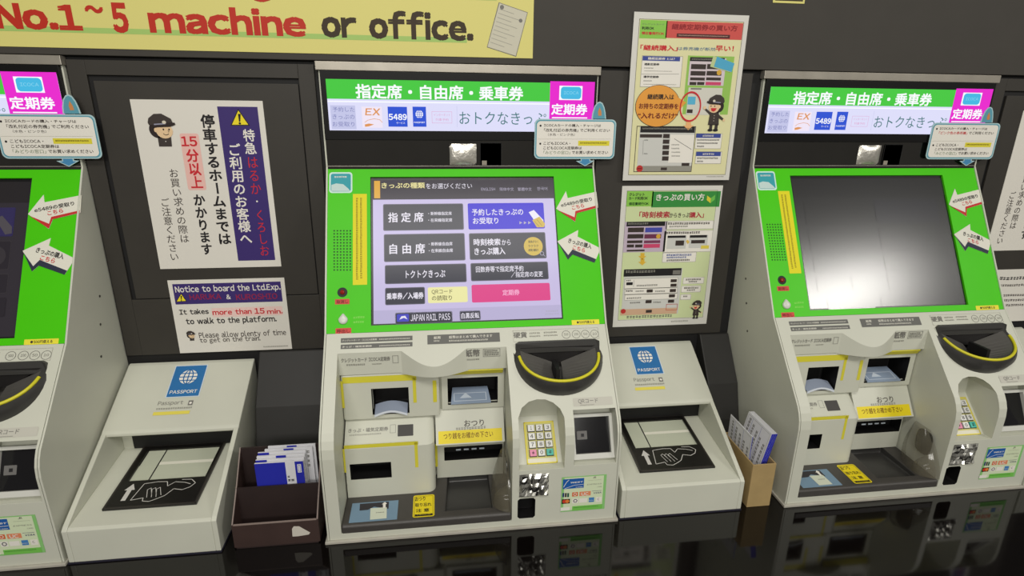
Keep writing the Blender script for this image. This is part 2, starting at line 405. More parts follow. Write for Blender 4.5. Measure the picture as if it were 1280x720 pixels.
for q in ((0.083, 0.165, 0.196, 0.255), (0.217, 0.335, 0.208, 0.272), (0.030, 0.130, 0.070, 0.130), (0.2165, 0.3395, 0.066, 0.125)):
    cuts.append(cutter([(q[0], 0.10, q[2]), (q[1], 0.10, q[2]), (q[1], 0.10, q[3]), (q[0], 0.10, q[3])], (0, 0.10, 0), HOLE))
_p = [(0.4445 + 0.0835 * math.cos(math.pi * (1 + k / 24)), 0.0835 * max(0, -math.sin(math.pi * (1 + k / 24))) ** 0.8) for k in range(25)]
cuts.append(cutter([Vector((x, 0.108, 0.3295)) + Vector((0, -0.657, -0.7539)) * (d - 0.001) + NS * 0.03 for x, d in _p], NS * -0.075, SCOOPIN))
boolean(cab, cuts)
bv = cab.modifiers.new('bevel', 'BEVEL'); bv.width = 0.0025; bv.segments = 2; bv.limit_method = 'ANGLE'; bv.angle_limit = math.radians(45); bv.use_clamp_overlap = True
side = prof + [(0.297, 0.657), (0.3000, 0.853), (0.3105, 0.853), (0.3105, 0.006)]
for x0, x1 in ((0, 0.0034), (W - 0.0034, W)):
    b = MB(); b.px(x0, x1, side, CASE); b.build('side_panel', T, 0.0008)
b = MB(); b.box(-0.004, W + 0.004, -0.005, 0.3100, 0.0002, 0.0058, M('base_seal', (178, 174, 162), 0.5, noise=0.1)); b.build('base_flange', T, 0.001)
# tongue, hood dip
b = MB(); n = 22
zs = lambda y: 0.362 + (y - 0.137) * 0.140 / 0.122
ar_ = [(0.205 + 0.066 * (2 * k / n - 1), 0.1130 - 0.0240 * (0.5 + 0.5 * math.cos(math.pi * (2 * k / n - 1))) ** 0.55) for k in range(n + 1)]
up_ = [(x, y, zs(y) + 0.0002) for x, y in ar_]; lo_ = [(x, y, 0.2850) for x, y in ar_]
b.grid([up_, lo_], CASE); b.add(up_, [list(range(n + 1))[::-1]], CASE); b.add(lo_, [list(range(n + 1))], CASE)
b.build('hood_lip', T, 0.0, recalc=True)
# printing on the slanted face
F = slantF(0.0003); PD = P('label_dark_grey', (104, 104, 100)); PW = P('label_white', (214, 212, 200))
F.crop(*c3b); F.rect((290, 503), (1005, 522), PD, 1); F.rect((288, 567), (1005, 583), PD, 1)
F.text('クレジットカード・ICOCA定期券', (303, 517), (650, 523), PW, 2, 0.02); F.scrib((672, 506), (990, 508), PW, 2)
F.text('きっぷ・磁気定期券', (303, 581), (600, 589), PW, 2, 0.02); F.scrib((672, 571), (990, 573), PW, 2)
F.rect((358, 47), (137, 67), PD, 1, c6, c7)
F.crop(*c6); F.text('紙幣はまとめて購入できます', (425, 49), (560, 53), PW, 2, 0.02); F.scrib((425, 62), (548, 63), PW, 2); F.text('紙幣', (378, 51), (400, 59), PW, 2, 0.02); F.scrib((378, 63), (396, 67), PW, 2)
F.mb.build('slot_label', T); F = slantF(0.0003)
F.crop(*c7); F.frame((176, 33), (445, 58), 0.0006, P('label_frame', (172, 170, 158)), 1)
F.text('硬貨', (178, 38), (221, 55), PGREY, 1, 0.03)
F.scrib((228, 38), (262, 43), LGREY); F.scrib((228, 48), (262, 52), LGREY); F.scrib((272, 36), (318, 40), LGREY); F.scrib((272, 46), (318, 49), LGREY)
for x, y, t in ((342, 45, '500'), (373, 44, '100'), (401.5, 43.5, '50'), (430, 43, '10')):
    F.ring((x, y), 13, 0.1, PGREY, 1); F.text(t, (x - 7, y - 4), (x + 7, y + 3), PGREY, 1)
F.mb.build('coin_label', T); F = slantF(0.0003); F.crop(*c7)
F.rr((362, 243), (488, 262), P('qr_label', (196, 194, 182)), 1, 0.002)
F.text('QRコード', (378, 246), (441, 258), PGREY, 2, 0.01); F.scrib((385, 263), (430, 264), LGREY)
F.mb.build('reader_label', T)
F = Flat(*front(0.1108)); F.crop(*c6b)
F.text('クレジットカード ICOCA定期券', (290, 143), (782, 166), PGREY, 1, 0.015); F.frame((803, 116), (866, 188), 0.0007, PGREY, 1); F.scrib((345, 200), (545, 212), LGREY, 1); F.scrib((600, 194), (710, 202), LGREY, 1)
F.mb.build('card_label', T); F = Flat(*front(0.1108)); F.crop(*c7); F.text('紙幣', (28, 92), (74, 113), PGREY, 1, 0.03); F.frame((84, 90), (137, 112), 0.0008, PGREY, 1)
for k in range(3): F.scrib((88, 93 + 6 * k), (133, 97 + 6 * k), PGREY, 1)
F.scrib((28, 120), (75, 124), LGREY, 1)
F.mb.build('bill_label', T)

# yellow guide lines on the recess back, card and bill slots
F = Flat(*front(0.1123)); F.crop(*c6b)
F.rect((282, 372), (330, 640), YEL); F.rect((300, 335), (1045, 362), YEL); F.rect((1003, 335), (1048, 585), YEL)
F.rect((1205, 365), (1250, 580), YEL)
F.crop(*c7)
F.mb.build('guide_line', T)
b = MB(); b.px(0.2200, 0.3380, [(0.1130, 0.2862), (0.1180, 0.2862), (0.1215, 0.2745), (0.1185, 0.2735), (0.1115, 0.2845)], YEL); b.build('yellow_lip', T, 0.0008)
def fx(p, c, y): return Flat(*front(y)).crop(*c).at(p)
YC = 0.1125
bx0, bx1, bz0, bz1 = 0.0268, 0.2125, 0.1900, 0.2860
hx0, hz1 = fx((183, 214), c6, YC); hx1, hz0 = fx((303, 288), c6, YC)
b = MB(); b.holed(bx0, bx1, bz0, bz1, YC, 0.1330, hx0, hx1, hz0, hz1, CASE, HOLE)
cs = b.build('card_slot', T, 0.004, 3)
b = MB(); CARD = M('card_blue_grey', (150, 160, 178), 0.4)
n = 9; rows = []
for j in (0, 1):
    rows.append([(hx0 + 0.004 + (hx1 - hx0 - 0.008) * k / (n - 1), YC - 0.004 + j * 0.025, hz0 + 0.001 + j * 0.010 + 0.0085 * math.sin(math.pi * k / (n - 1)) * (1 if j == 0 else 0.8)) for k in range(n)])
b.grid(rows, CARD)
rows2 = [rows[0], [(p[0], p[1] - 0.001, p[2] - 0.004) for p in rows[0]]]; b.grid(rows2, P('card_pale', (206, 212, 220)))
b.build('tray_lip', cs)
hx0, hz1 = fx((420, 182), c6, 0.127); hx1, hz0 = fx((130, 262), c7, 0.120)
b = MB(); b.holed(0.2165, 0.3415, 0.1955, 0.2820, 0.1230, 0.1330, hx0, hx1, hz0 + 0.003, hz1 + 0.002, CASE, HOLE, 0.055)
bs = b.build('bill_slot', T, 0.0015)
b = MB(); x0, x1 = hx0 + 0.006, hx1 - 0.014
b.prism([(x0, 0.120, hz0 + 0.005), (x1, 0.120, hz0 + 0.005), (x1 - 0.004, 0.160, hz0 + 0.019), (x0 + 0.004, 0.160, hz0 + 0.019)], (0, 0, 0.003), M('bill_guide_blue', (148, 164, 186), 0.4))
FF = Flat((0, 0.120, hz0 + 0.0082), (1, 0, 0), (0, 0.040, 0.014), b).metric()
FF.frame((x0 + 0.006, 0.004), (x1 - 0.008, 0.026), 0.0016, P('pale_blue', (205, 216, 228)), 1); FF.poly([(x0 + 0.018, 0.012), (x0 + 0.030, 0.026), (x0 + 0.042, 0.012)], P('pale_blue', (205, 216, 228)), 1)
b.build('bill_guide', bs)

# ticket slot block with sloping label face
YT = 0.0760; LB = [(YT, 0.148), (0.1285, 0.1935)]
LV = (0, LB[1][0] - LB[0][0], LB[1][1] - LB[0][1])
def labF(): return Flat((0, LB[0][0], LB[0][1]), (1, 0, 0), LV)
tx0, tz1 = fx((376, 485), c6c, YT); tx1, tz0 = fx((800, 625), c6c, YT)
b = MB()
X0, X1 = 0.0290, 0.2000
rd = 0.016
b.holed(X0, X1 - rd, 0.0380, LB[0][1], YT, 0.1310, tx0, tx1, tz0 + 0.003, tz1, CASE, HOLE, 0.045)
arc_ = [(X1 - rd + rd * math.sin(math.pi * k / 16), rd - rd * math.cos(math.pi * k / 16)) for k in range(9)]
b.grid([[(x, YT + d, 0.0380) for x, d in arc_] + [(X1, 0.131, 0.038)], [(x, YT + d, LB[0][1]) for x, d in arc_] + [(X1, 0.131, LB[0][1])]], CASE)
b.grid([[(x, YT + d, LB[0][1]) for x, d in arc_] + [(X1, 0.131, LB[0][1])], [(x, LB[1][0] + d, LB[1][1]) for x, d in arc_] + [(X1, 0.16, LB[1][1])]], CASE)
b.add([(X0, YT, LB[0][1]), (X1 - rd, YT, LB[0][1]), (X1 - rd, LB[1][0], LB[1][1]), (X0, LB[1][0], LB[1][1])], [(0, 1, 2, 3)], CASE)
ts = b.build('ticket_slot', T, 0.0)
F = labF(); F.crop(*c6c); F.text('きっぷ・磁気定期券', (365, 128), (762, 148), PGREY, 1, 0.015); F.scrib((375, 185), (700, 183), LGREY, 1)
F.frame((782, 88), (836, 168), 0.0006, PGREY, 1); F.rr((858, 90), (1013, 196), P('sensor_dark', (72, 70, 68)), 1, 0.001)
F2 = Flat((0, YT, 0), (1, 0, 0), (0, 0, 1), F.mb); F2.crop(*c6c)
F2.rect((305, 330), (345, 565), YEL); F2.rect((318, 296), (1060, 286), YEL); F2.rect((1022, 262), (1065, 512), YEL)
F.mb.build('label_print', ts)
# change outlet: sloping label, yellow band, wide slot below
X0, X1 = 0.2030, 0.3400; YO = 0.0910
oz = 0.1350; ty, tz_ = 0.1285, 0.1950
b = MB()
b.add([(X0, YO, oz), (X1, YO, oz), (X1, ty, tz_), (X0, ty, tz_), (X0, 0.131, oz), (X1, 0.131, oz), (X1, 0.131, tz_), (X0, 0.131, tz_)],
      [(0, 1, 2, 3), (1, 5, 6, 2), (4, 0, 3, 7), (3, 2, 6, 7), (0, 4, 5, 1)], CASE)
cx0, cz1 = fx((410, 398), c6, 0.1160); cx1, cz0 = fx((147, 425), c7, 0.1160)
b.holed(X0, X1, 0.0420, oz, 0.1160, 0.1310, cx0, min(cx1, 0.338), cz0, cz1 + 0.002, CASE, HOLE, 0.03)
for k in range(4): b.box(cx0 + 0.024 + k * 0.016, cx0 + 0.034 + k * 0.016, 0.1185, 0.1195, cz1 - 0.009, cz1 - 0.006, P('pale_blue', (205, 216, 228)))
co = b.build('change_outlet', T)
OV = (0, ty - YO, tz_ - oz)
F = Flat((0, YO, oz), (1, 0, 0), OV); F.crop(*c7); F.text('おつり', (25, 311), (87, 328), PBROWN, 1, 0.01); F.scrib((0, 333), (100, 337), LGREY, 1)
F.rect((392, 346), (144, 374), YELB, 1, c6, c7); F.text('つり銭をお確かめ下さい', (408, 352), (115, 362), P('brown_red', (120, 80, 10)), 2, 0.01, c=c6, c2=c7)
F2 = Flat((0, 0.1160, 0), (1, 0, 0), (0, 0, 1), F.mb); F2.crop(*c6); F2.rect((378, 385), (391, 455), YEL)
F.mb.build('label_print', co)

# tray
b = MB(); b.px(0.0268, 0.3428, [(-0.0005, 0.0184), (0.1295, 0.0184), (0.1295, 0.0415), (0.004, 0.0360), (-0.0005, 0.0330)], DARK)
tr = b.build('coin_tray', T, recalc=True)
c = MB(); c.prism([(0.2250, 0.1230, 0.06), (0.3080, 0.1230, 0.06), (0.3080, 0.0200, 0.06), (0.2180, 0.0200, 0.06)], (0, 0, -0.0345), SCOOP)
boolean(tr, [c.build('cutter', None, recalc=True)])
m_ = tr.modifiers.new('bevel', 'BEVEL'); m_.width = 0.003; m_.segments = 3; m_.limit_method = 'ANGLE'
F = Flat((0, 0.004, 0.0362), (1, 0, 0), (0, 0.1255, 0.0055)); F.crop(*c5b)
F.rect((447, 432), (946, 202), P('sticker_blue', (118, 146, 168)), 1)
F.poly([(560, 240), (850, 218), (845, 290), (700, 268), (640, 300), (555, 308)], P('sticker_dark', (52, 50, 54)), 2)
F.poly([(665, 285), (828, 275), (826, 385), (660, 400)], P('sticker_pale', (210, 216, 196)), 3)
F.poly([(790, 285), (790, 245), (776, 248), (810, 222), (832, 242), (818, 243), (816, 280)], WHITE, 4); F.scrib((720, 335), (812, 318), PGREY, 4)
F.mb.build('ticket_sticker', tr)
F = Flat((0, 0.004, 0.0364), (1, 0, 0), (0, 0.1255, 0.0055)); c5c = (390, 400, 2.483)
F.crop(*c5c); F.rr((312, 614), (380, 541), YELB, 1, 0.004); F.frame((316, 611), (376, 545), 0.0006, PBLACK, 2)
F.text('おつり', (320, 563), (352, 548), PBLACK, 2, 0.02); F.text('取り忘れ', (320, 581), (371, 566), PBLACK, 2, 0.02); F.text('注 意', (322, 598), (364, 584), PBLACK, 2, 0.02)
F.rect((319, 610), (374, 600), PBLACK, 2); F.text('CAUTION', (326, 607), (368, 602), YELB, 3, 0.02)
F.mb.build('caution_sticker', tr)
# clear coin guard at the right end of the tray
CLEAR = M('clear_plastic', (120, 114, 96), 0.08, alpha=0.36, spec=0.9)
b = MB(); rows = []
for j in range(9):
    t = j / 8; z = 0.0400 + 0.088 * (1 - t)
    rr_ = 0.014 + 0.020 * math.sin(min(1, t * 1.1) * math.pi / 2)
    rows.append([(0.3415 - rr_ * math.sin(math.pi * k / 10) * 1.0, 0.064 - 0.022 * t - rr_ * 1.35 * math.cos(math.pi * k / 10), z) for k in range(11)])
b.grid(rows, CLEAR); b.grid([rows[0], [(0.3415, p[1], p[2]) for p in rows[0]]], CLEAR)
b.build('clear_guard', T)
b = MB(); rows = []
for j in range(7):
    a = math.pi * j / 12
    rows.append([(0.3380 - 0.030 * math.cos(a) * math.sin(math.pi * k / 10), 0.028 - 0.024 * math.cos(math.pi * k / 10) * math.cos(a), 0.0375 + 0.034 * math.sin(a)) for k in range(11)])
b.grid(rows, CLEAR); b.build('clear_guard', T)

b = MB(); b.prism([(0.3365, 0.050 + 0.020 * math.copysign(abs(math.cos(a)) ** 0.6, math.cos(a)), 0.097 + 0.027 * math.copysign(abs(math.sin(a)) ** 0.6, math.sin(a))) for a in [2 * math.pi * k / 24 for k in range(24)]], (0.002, 0, 0), M('smoky_plastic', (62, 60, 52), 0.15, alpha=0.9)); b.build('smoky_flap', T)
# coin scoop
b = MB(); N = 24; xc, ax_ = 0.4445, 0.0830
yT, zT = 0.1060, 0.3250; dy, dz = 0.0730, 0.0370
th = [math.pi * (1 + k / N) for k in range(N + 1)]
def rim(k, f=1.0, dzz=0.0): c_, s_ = math.cos(th[k]), -math.sin(th[k]); return (xc + f * ax_ * c_, yT - f * dy * s_ ** 0.8 if s_ > 0 else yT, zT - f * dz * (s_ ** 0.8 if s_ > 0 else 0) + dzz)
fa = Vector((0, 0.108, 0.3295)); fl = Vector((0, -0.122, -0.140)).normalized()
def base(k): c_, s_ = math.cos(th[k]), max(0, -math.sin(th[k])); q = fa + fl * (0.097 * s_ ** 0.75) - NS * 0.002; return (xc + 0.0895 * c_, q.y, q.z)
def bot(k): c_, s_ = math.cos(th[k]), max(0, -math.sin(th[k])); return (xc + 0.10 * ax_ * c_, yT + 0.006 - dy * 0.66 * s_, zT - dz * 0.7 * s_ - 0.030)
b.grid([[base(k) for k in range(N + 1)], [tuple((Vector(base(k)) * 0.35 + Vector(rim(k)) * 0.65) - Vector((0, 0.004, 0.004))) for k in range(N + 1)], [rim(k) for k in range(N + 1)]], SCOOP)
b.grid([[rim(k) for k in range(N + 1)], [rim(k, 0.90) for k in range(N + 1)]], SCOOP, False)
b.grid([[rim(k, 0.90) for k in range(N + 1)], [bot(k) for k in range(N + 1)]], SCOOPIN, False)
# back plate of the scoop with its straight top edge
b.prism([(xc - ax_ - 0.001, 0.1120, 0.3180), (xc + ax_ + 0.001, 0.1120, 0.3180), (xc + ax_, 0.1135, 0.3370), (xc + ax_ - 0.008, 0.1165, 0.3400), (xc - ax_ + 0.008, 0.1165, 0.3400), (xc - ax_, 0.1135, 0.3370)], (0, -0.006, 0.0015), SCOOP)
b.add([(xc - ax_ * 0.9, 0.1065, 0.330), (xc + ax_ * 0.9, 0.1065, 0.330), (xc + 0.010, 0.1130, 0.292), (xc - 0.010, 0.1130, 0.292)], [(0, 1, 2, 3)], M('scoop_back', (36, 34, 34), 0.5))
b.box(xc - 0.0135, xc - 0.0065, 0.050, 0.095, 0.283, 0.308, HOLE)
sc = b.build('coin_scoop', T, recalc=False)
b = MB(); b.tube([tuple(Vector(rim(k, 0.95)) + Vector((0, 0, 0.0012))) for k in range(1, N)], 0.0030, M('scoop_rim_yellow', (214, 206, 40), 0.4)); b.build('yellow_rim', sc)

# keypad
KO = Vector((0, 0.0165, 0.1295)); KV = Vector((0, 0.064, 0.068)).normalized()
KF = Flat(KO, (1, 0, 0), KV); KF.crop(*ck)
A = KF.at((247, 172)); B_ = KF.at((408, 162)); C_ = KF.at((440, 398)); D_ = KF.at((262, 408))
ku0, ku1, kv0, kv1 = (A[0] + D_[0]) / 2, (B_[0] + C_[0]) / 2, (C_[1] + D_[1]) / 2, (A[1] + B_[1]) / 2
KF.metric(); KF.N = KF.N
KF.mb.prism([KF.p3(ku0, kv0, -20), KF.p3(ku1, kv0, -20), KF.p3(ku1, kv1, -20), KF.p3(ku0, kv1, -20)], KF.N * 0.0052, M('keypad_plate', (226, 222, 200), 0.5))
KF.frame((ku0, kv0), (ku1, kv1), 0.0022, P('keypad_yellow', (224, 208, 60)), 7)
KF.face([(ku0 + 0.002, kv0 + 0.010), (ku1 - 0.002, kv0 + 0.010), (ku1 - 0.002, kv1 - 0.002), (ku0 + 0.002, kv1 - 0.002)], P('keypad_tint', (206, 200, 120)), 6.5)
kp = KF.mb.build('keypad', T)
kw = (ku1 - ku0 - 0.010) / 3; kh = (kv1 - kv0 - 0.017) / 4
for r in range(4):
    for c in range(3):
        t = '123456789*0#'[r * 3 + c]
        u = ku0 + 0.005 + kw * (c + 0.5); v = kv1 - 0.005 - kh * (r + 0.5)
        KK = Flat(KO, (1, 0, 0), KV).metric()
        km = M('key_pink', (226, 138, 170), 0.4) if t == '*' else M('key_teal', (70, 188, 170), 0.4) if t == '#' else M('key_white', (224, 224, 220), 0.4)
        KK.mb.prism([KK.p3(u - kw * 0.45, v - kh * 0.45, 7), KK.p3(u + kw * 0.45, v - kh * 0.45, 7), KK.p3(u + kw * 0.45, v + kh * 0.45, 7), KK.p3(u - kw * 0.45, v + kh * 0.45, 7)], KK.N * 0.0008, P('key_shadow_gap', (64, 62, 60)))
        KK.mb.prism([KK.p3(u - kw * 0.38, v - kh * 0.36, 9), KK.p3(u + kw * 0.38, v - kh * 0.36, 9), KK.p3(u + kw * 0.38, v + kh * 0.40, 9), KK.p3(u - kw * 0.38, v + kh * 0.40, 9)], KK.N * 0.0032, km)
        KK.text(t, (u - kw * (0.09 if t == '1' else 0.17), v - kh * 0.2), (u + kw * (0.09 if t == '1' else 0.17), v + kh * 0.24), PBLACK, 26, 0.015)
        ko = KK.mb.build('key', kp)
        if t in '*#': ko['label'] = 'pink key' if t == '*' else 'teal key'
# QR reader
QV = (0, 0.038, 0.075); QF = Flat((0, 0.0060, 0.1400), (1, 0, 0), QV); QF.crop(*c7)
qa, qb, qc, qd = 0.4665, 0.010, 0.5355, 0.078
QF.metric(); QM = QF.mb
QW = M('reader_white', (206, 206, 198), 0.35)
for q in ((0.4605, 0.000, qa, 0.084), (qc, 0.000, 0.5415, 0.084), (qa, 0.000, qc, qb), (qa, qd, qc, 0.084)): QF.slab(*q, QW, 0.012)
qr = QM.build('code_reader', T, 0.0)
QF = Flat(Vector((0, 0.0060, 0.1400)) + Vector((0, 0.075, -0.038)).normalized() * 0.008, (1, 0, 0), QV).metric()
QF.slab(qa - 0.002, qb - 0.002, qc + 0.002, qd + 0.002, M('reader_glass', (18, 17, 20), 0.12), 0.0008)
QF.rr((0.472, 0.036), (0.492, 0.052), P('reader_grey', (108, 106, 104)), 1, 0.001); QF.rect((0.480, 0.041), (0.486, 0.047), PBLACK, 2)
QF.mb.build('reader_window', qr)
# crumpled clear cover over the receipt mouth
b = MB(); rnd = random.Random(5); rows = []
for j in range(9):
    rows.append([(0.3570 + 0.056 * k / 12, -0.0006 - (0.0 if k in (0, 12) or j in (0, 8) else rnd.uniform(0.001, 0.007)), 0.0700 + 0.050 * j / 8) for k in range(13)])
b.grid(rows, M('crumpled_film', (200, 198, 190), 0.18, 0.85, noise=0.75, nscale=55), False); b.build('film_cover', T)
b = MB(); b.box(0.3620, 0.4080, -0.0030, -0.0003, 0.0735, 0.1165, HOLE); b.build('receipt_slot', T)
# card brand sticker
F = Flat(*front(-0.0004)); F.crop(*c6d)
F.rect((165, 400), (628, 22), P('sticker_green', (140, 200, 120)), 1); F.rect((190, 385), (600, 32), P('sticker_cream', (214, 226, 190)), 2)
F.rect((280, 385), (582, 318), P('sticker_green2', (120, 196, 84)), 3); F.scrib((292, 352), (540, 340), P('dkgreen', (60, 130, 50)), 4)
F.rect((186, 170), (402, 58), P('card_blue', (30, 92, 168)), 3); F.text('WEST', (262, 112), (388, 88), WHITE, 4, 0.03, shear=0.25); F.path([(195, 150), (225, 100), (250, 78)], 0.0012, WHITE, 4); F.path([(205, 165), (300, 130), (395, 120)], 0.0008, WHITE, 4); F.text('CARD', (315, 153), (385, 142), WHITE, 4, 0.03, shear=0.2)
F.text('JR', (488, 62), (522, 42), PGREY, 3, 0.02); F.scrib((440, 85), (575, 72), LGREY, 3); F.text('EXPRESS', (430, 130), (575, 108), PGREY, 3, 0.0, shear=0.25); F.text('CARD', (530, 152), (578, 138), PGREY, 3)
F.rect((480, 190), (575, 180), PNAVY, 3); F.text('VISA', (492, 216), (572, 194), PNAVY, 3, 0.02, shear=0.25)
for k in range(3): F.rect((183 + 24 * k, 250), (203 + 24 * k, 208), [P('jb', (40, 60, 110)), P('jr', (60, 50, 50)), P('jg', (40, 90, 70))][k], 3)
F.rect((280, 244), (340, 198), P('orange_card', (214, 108, 60)), 3); F.ring((310, 220), 17, 0.3, WHITE, 4); F.rect((352, 240), (468, 188), P('orange_card2', (226, 140, 100)), 3); F.text('UC', (372, 234), (444, 198), WHITE, 4, 0.02)
F.rect((176, 318), (260, 266), PBLACK, 3); F.circ((203, 292), 20, P('mc_red', (206, 60, 40)), 4); F.circ((232, 290), 20, P('mc_or', (226, 130, 60)), 5)
F.rect((280, 312), (342, 262), WHITE, 3); F.ring((312, 286), 20, 0.35, P('dn', (50, 60, 70)), 4); F.rect((350, 306), (432, 258), WHITE, 3); F.rect((446, 300), (502, 250), P('ax', (70, 130, 190)), 3); F.scrib((450, 285), (498, 275), WHITE, 4); F.rect((516, 298), (576, 246), WHITE, 3); F.text('C', (532, 280), (552, 258), PBLACK, 4)
F.rect((165, 388), (256, 348), WHITE, 3)
F.mb.build('card_sticker', T)

# green panel slab with window
gw = greenF(); gw.crop(*cS)
sa, sb, sc_, sd = gw.box2((228, 66), (984, 622))
gu1 = W - 0.0032; gv1 = Vector((0.160, 0.295)).length - 0.001
gw.metric()
for q in ((0.0032, 0.0005, sa, gv1), (sc_, 0.0005, gu1, gv1), (sa, 0.0005, sc_, sb), (sa, sd, sc_, gv1)): gw.slab(*q, GREEN, 0.0140)
gp = gw.mb.build('screen_panel', T)
F = greenF(); F.crop(*cS)
F.rr((68, 48), (158, 129), P('icon_rim', (208, 236, 226)), 1, 0.006); F.rr((74, 54), (152, 123), P('icon_teal', (52, 160, 172)), 2, 0.004)
F.poly([(76, 122), (76, 98), (95, 92), (122, 95), (142, 112), (150, 122)], P('icon_cloud', (196, 218, 214)), 3); F.scrib((88, 62), (140, 70), WHITE, 3)
F.mb.build('picture_sticker', gp); F = greenF(); F.crop(*cS)
F.rect((160, 133), (216, 488), P('strip_yellow', (228, 218, 22)), 1)
F.scrib((172, 148), (181, 470), P('olive', (140, 120, 20)), 2, vertical=True); F.scrib((188, 148), (197, 470), P('olive', (140, 120, 20)), 2, vertical=True)
F.mb.build('instruction_strip', gp); F = greenF(); F.crop(*cS)
for r in range(14):
    for c in range(6): F.circ((87 + c * 12.6, 277 + r * 11.8), 3.4, P('dot', (24, 70, 14)), 1, n=8)
F.mb.build('speaker_grille', gp); F = greenF(); F.crop(*cS)
F.circ((119, 518), 20, PBLACK, 1); F.rr((90, 545), (147, 564), P('tag_red', (206, 74, 64)), 1, 0.001); F.text('取消し', (96, 549), (141, 561), P('tag_dk', (110, 24, 24)), 2, 0.02); PG = P('pale_green', (140, 224, 90)); F.mb.build('cancel_label', gp); F = greenF(); F.crop(*cS)
F.scrib((162, 612), (206, 620), PG, 1); F.scrib((162, 630), (206, 638), PG, 1); 
F.rr((92, 659), (154, 680), P('tag_red', (206, 74, 64)), 1, 0.001); F.text('呼出し', (98, 663), (148, 677), P('tag_dk', (110, 24, 24)), 2, 0.02)
F.mb.build('call_label', gp); F = greenF(); F.crop(*cS)
F.rr((1016, 627), (1125, 642), P('strip_yellow2', (236, 226, 60)), 1, 0.001); F.text('●500円使える', (1036, 630), (1106, 639), PBROWN, 2, 0.02)
F.mb.build('coin_sticker', gp)
F = greenF(); F.crop(*cS); u, v = F.at((119, 518)); b = MB()
pr = [(0, 0.0045), (0.0028, 0.0040), (0.0042, 0.0026), (0.0048, 0.0002)]
b.grid([[F.p3(u + r * math.cos(2 * math.pi * k / 16), v + r * math.sin(2 * math.pi * k / 16), hh / 0.0002 + 1) for k in range(16)] for r, hh in pr], M('lamp_red', (150, 26, 24), 0.15), True, True); b.build('cancel_button', gp)['label'] = 'round red button with black rim'
u, v = F.at((122, 625)); b = MB()
dr = []
for k in range(28):
    t = 2 * math.pi * k / 28; r = 0.0088 * (1 + 0.30 * max(0, math.sin(t)) ** 6); dr.append((math.cos(t) * r * (1 - 0.45 * max(0, math.sin(t)) ** 2), math.sin(t) * r * 1.05))
b.grid([[F.p3(u + f * x, v + f * y, hh / 0.0002) for x, y in dr] for f, hh in ((1, 0.0003), (0.96, 0.003), (0.8, 0.0042), (0.4, 0.0048), (0.02, 0.005))], M('drop_white', (212, 214, 204), 0.3), True, True); b.build('call_button', gp)['label'] = 'white drop-shaped button'
def arrow(pts, shade, rotd, t1, p1, q1, p2, q2, dk):
    F = greenF(0.0012); F.crop(*cS); uv = [F.at(p) for p in pts]
    F.pslab(uv, P('arrow_edge', (226, 224, 210)), 0.0010)
    F.poly(shade, dk, 1)
    F.text(t1, p1, q1, PBLACK, 2, 0.02, rot=rotd); F.text('こちら', p2, q2, PRED, 2, 0.02, rot=rotd)
    F.mb.build('arrow_sticker', gp)
arrow([(956, 190), (994, 122), (1001, 149), (1113, 124), (1120, 186), (1037, 208), (1030, 242)], [(962, 196), (1028, 224), (1031, 200), (1117, 177), (1118, 186), (1037, 208), (1030, 241)], 0.20, 'e5489の受取り', (972, 158), (1098, 172), (1016, 175), (1066, 190), P('arrow_red', (196, 44, 40)))
arrow([(961, 318), (1042, 274), (1040, 300), (1130, 346), (1106, 402), (1020, 370), (1002, 390)], [(963, 322), (1003, 372), (1020, 350), (1112, 388), (1106, 402), (1020, 370), (1002, 390)], -0.30, 'きっぷの購入', (1002, 318), (1096, 336), (1020, 340), (1070, 356), P('arrow_navy', (40, 46, 66)))

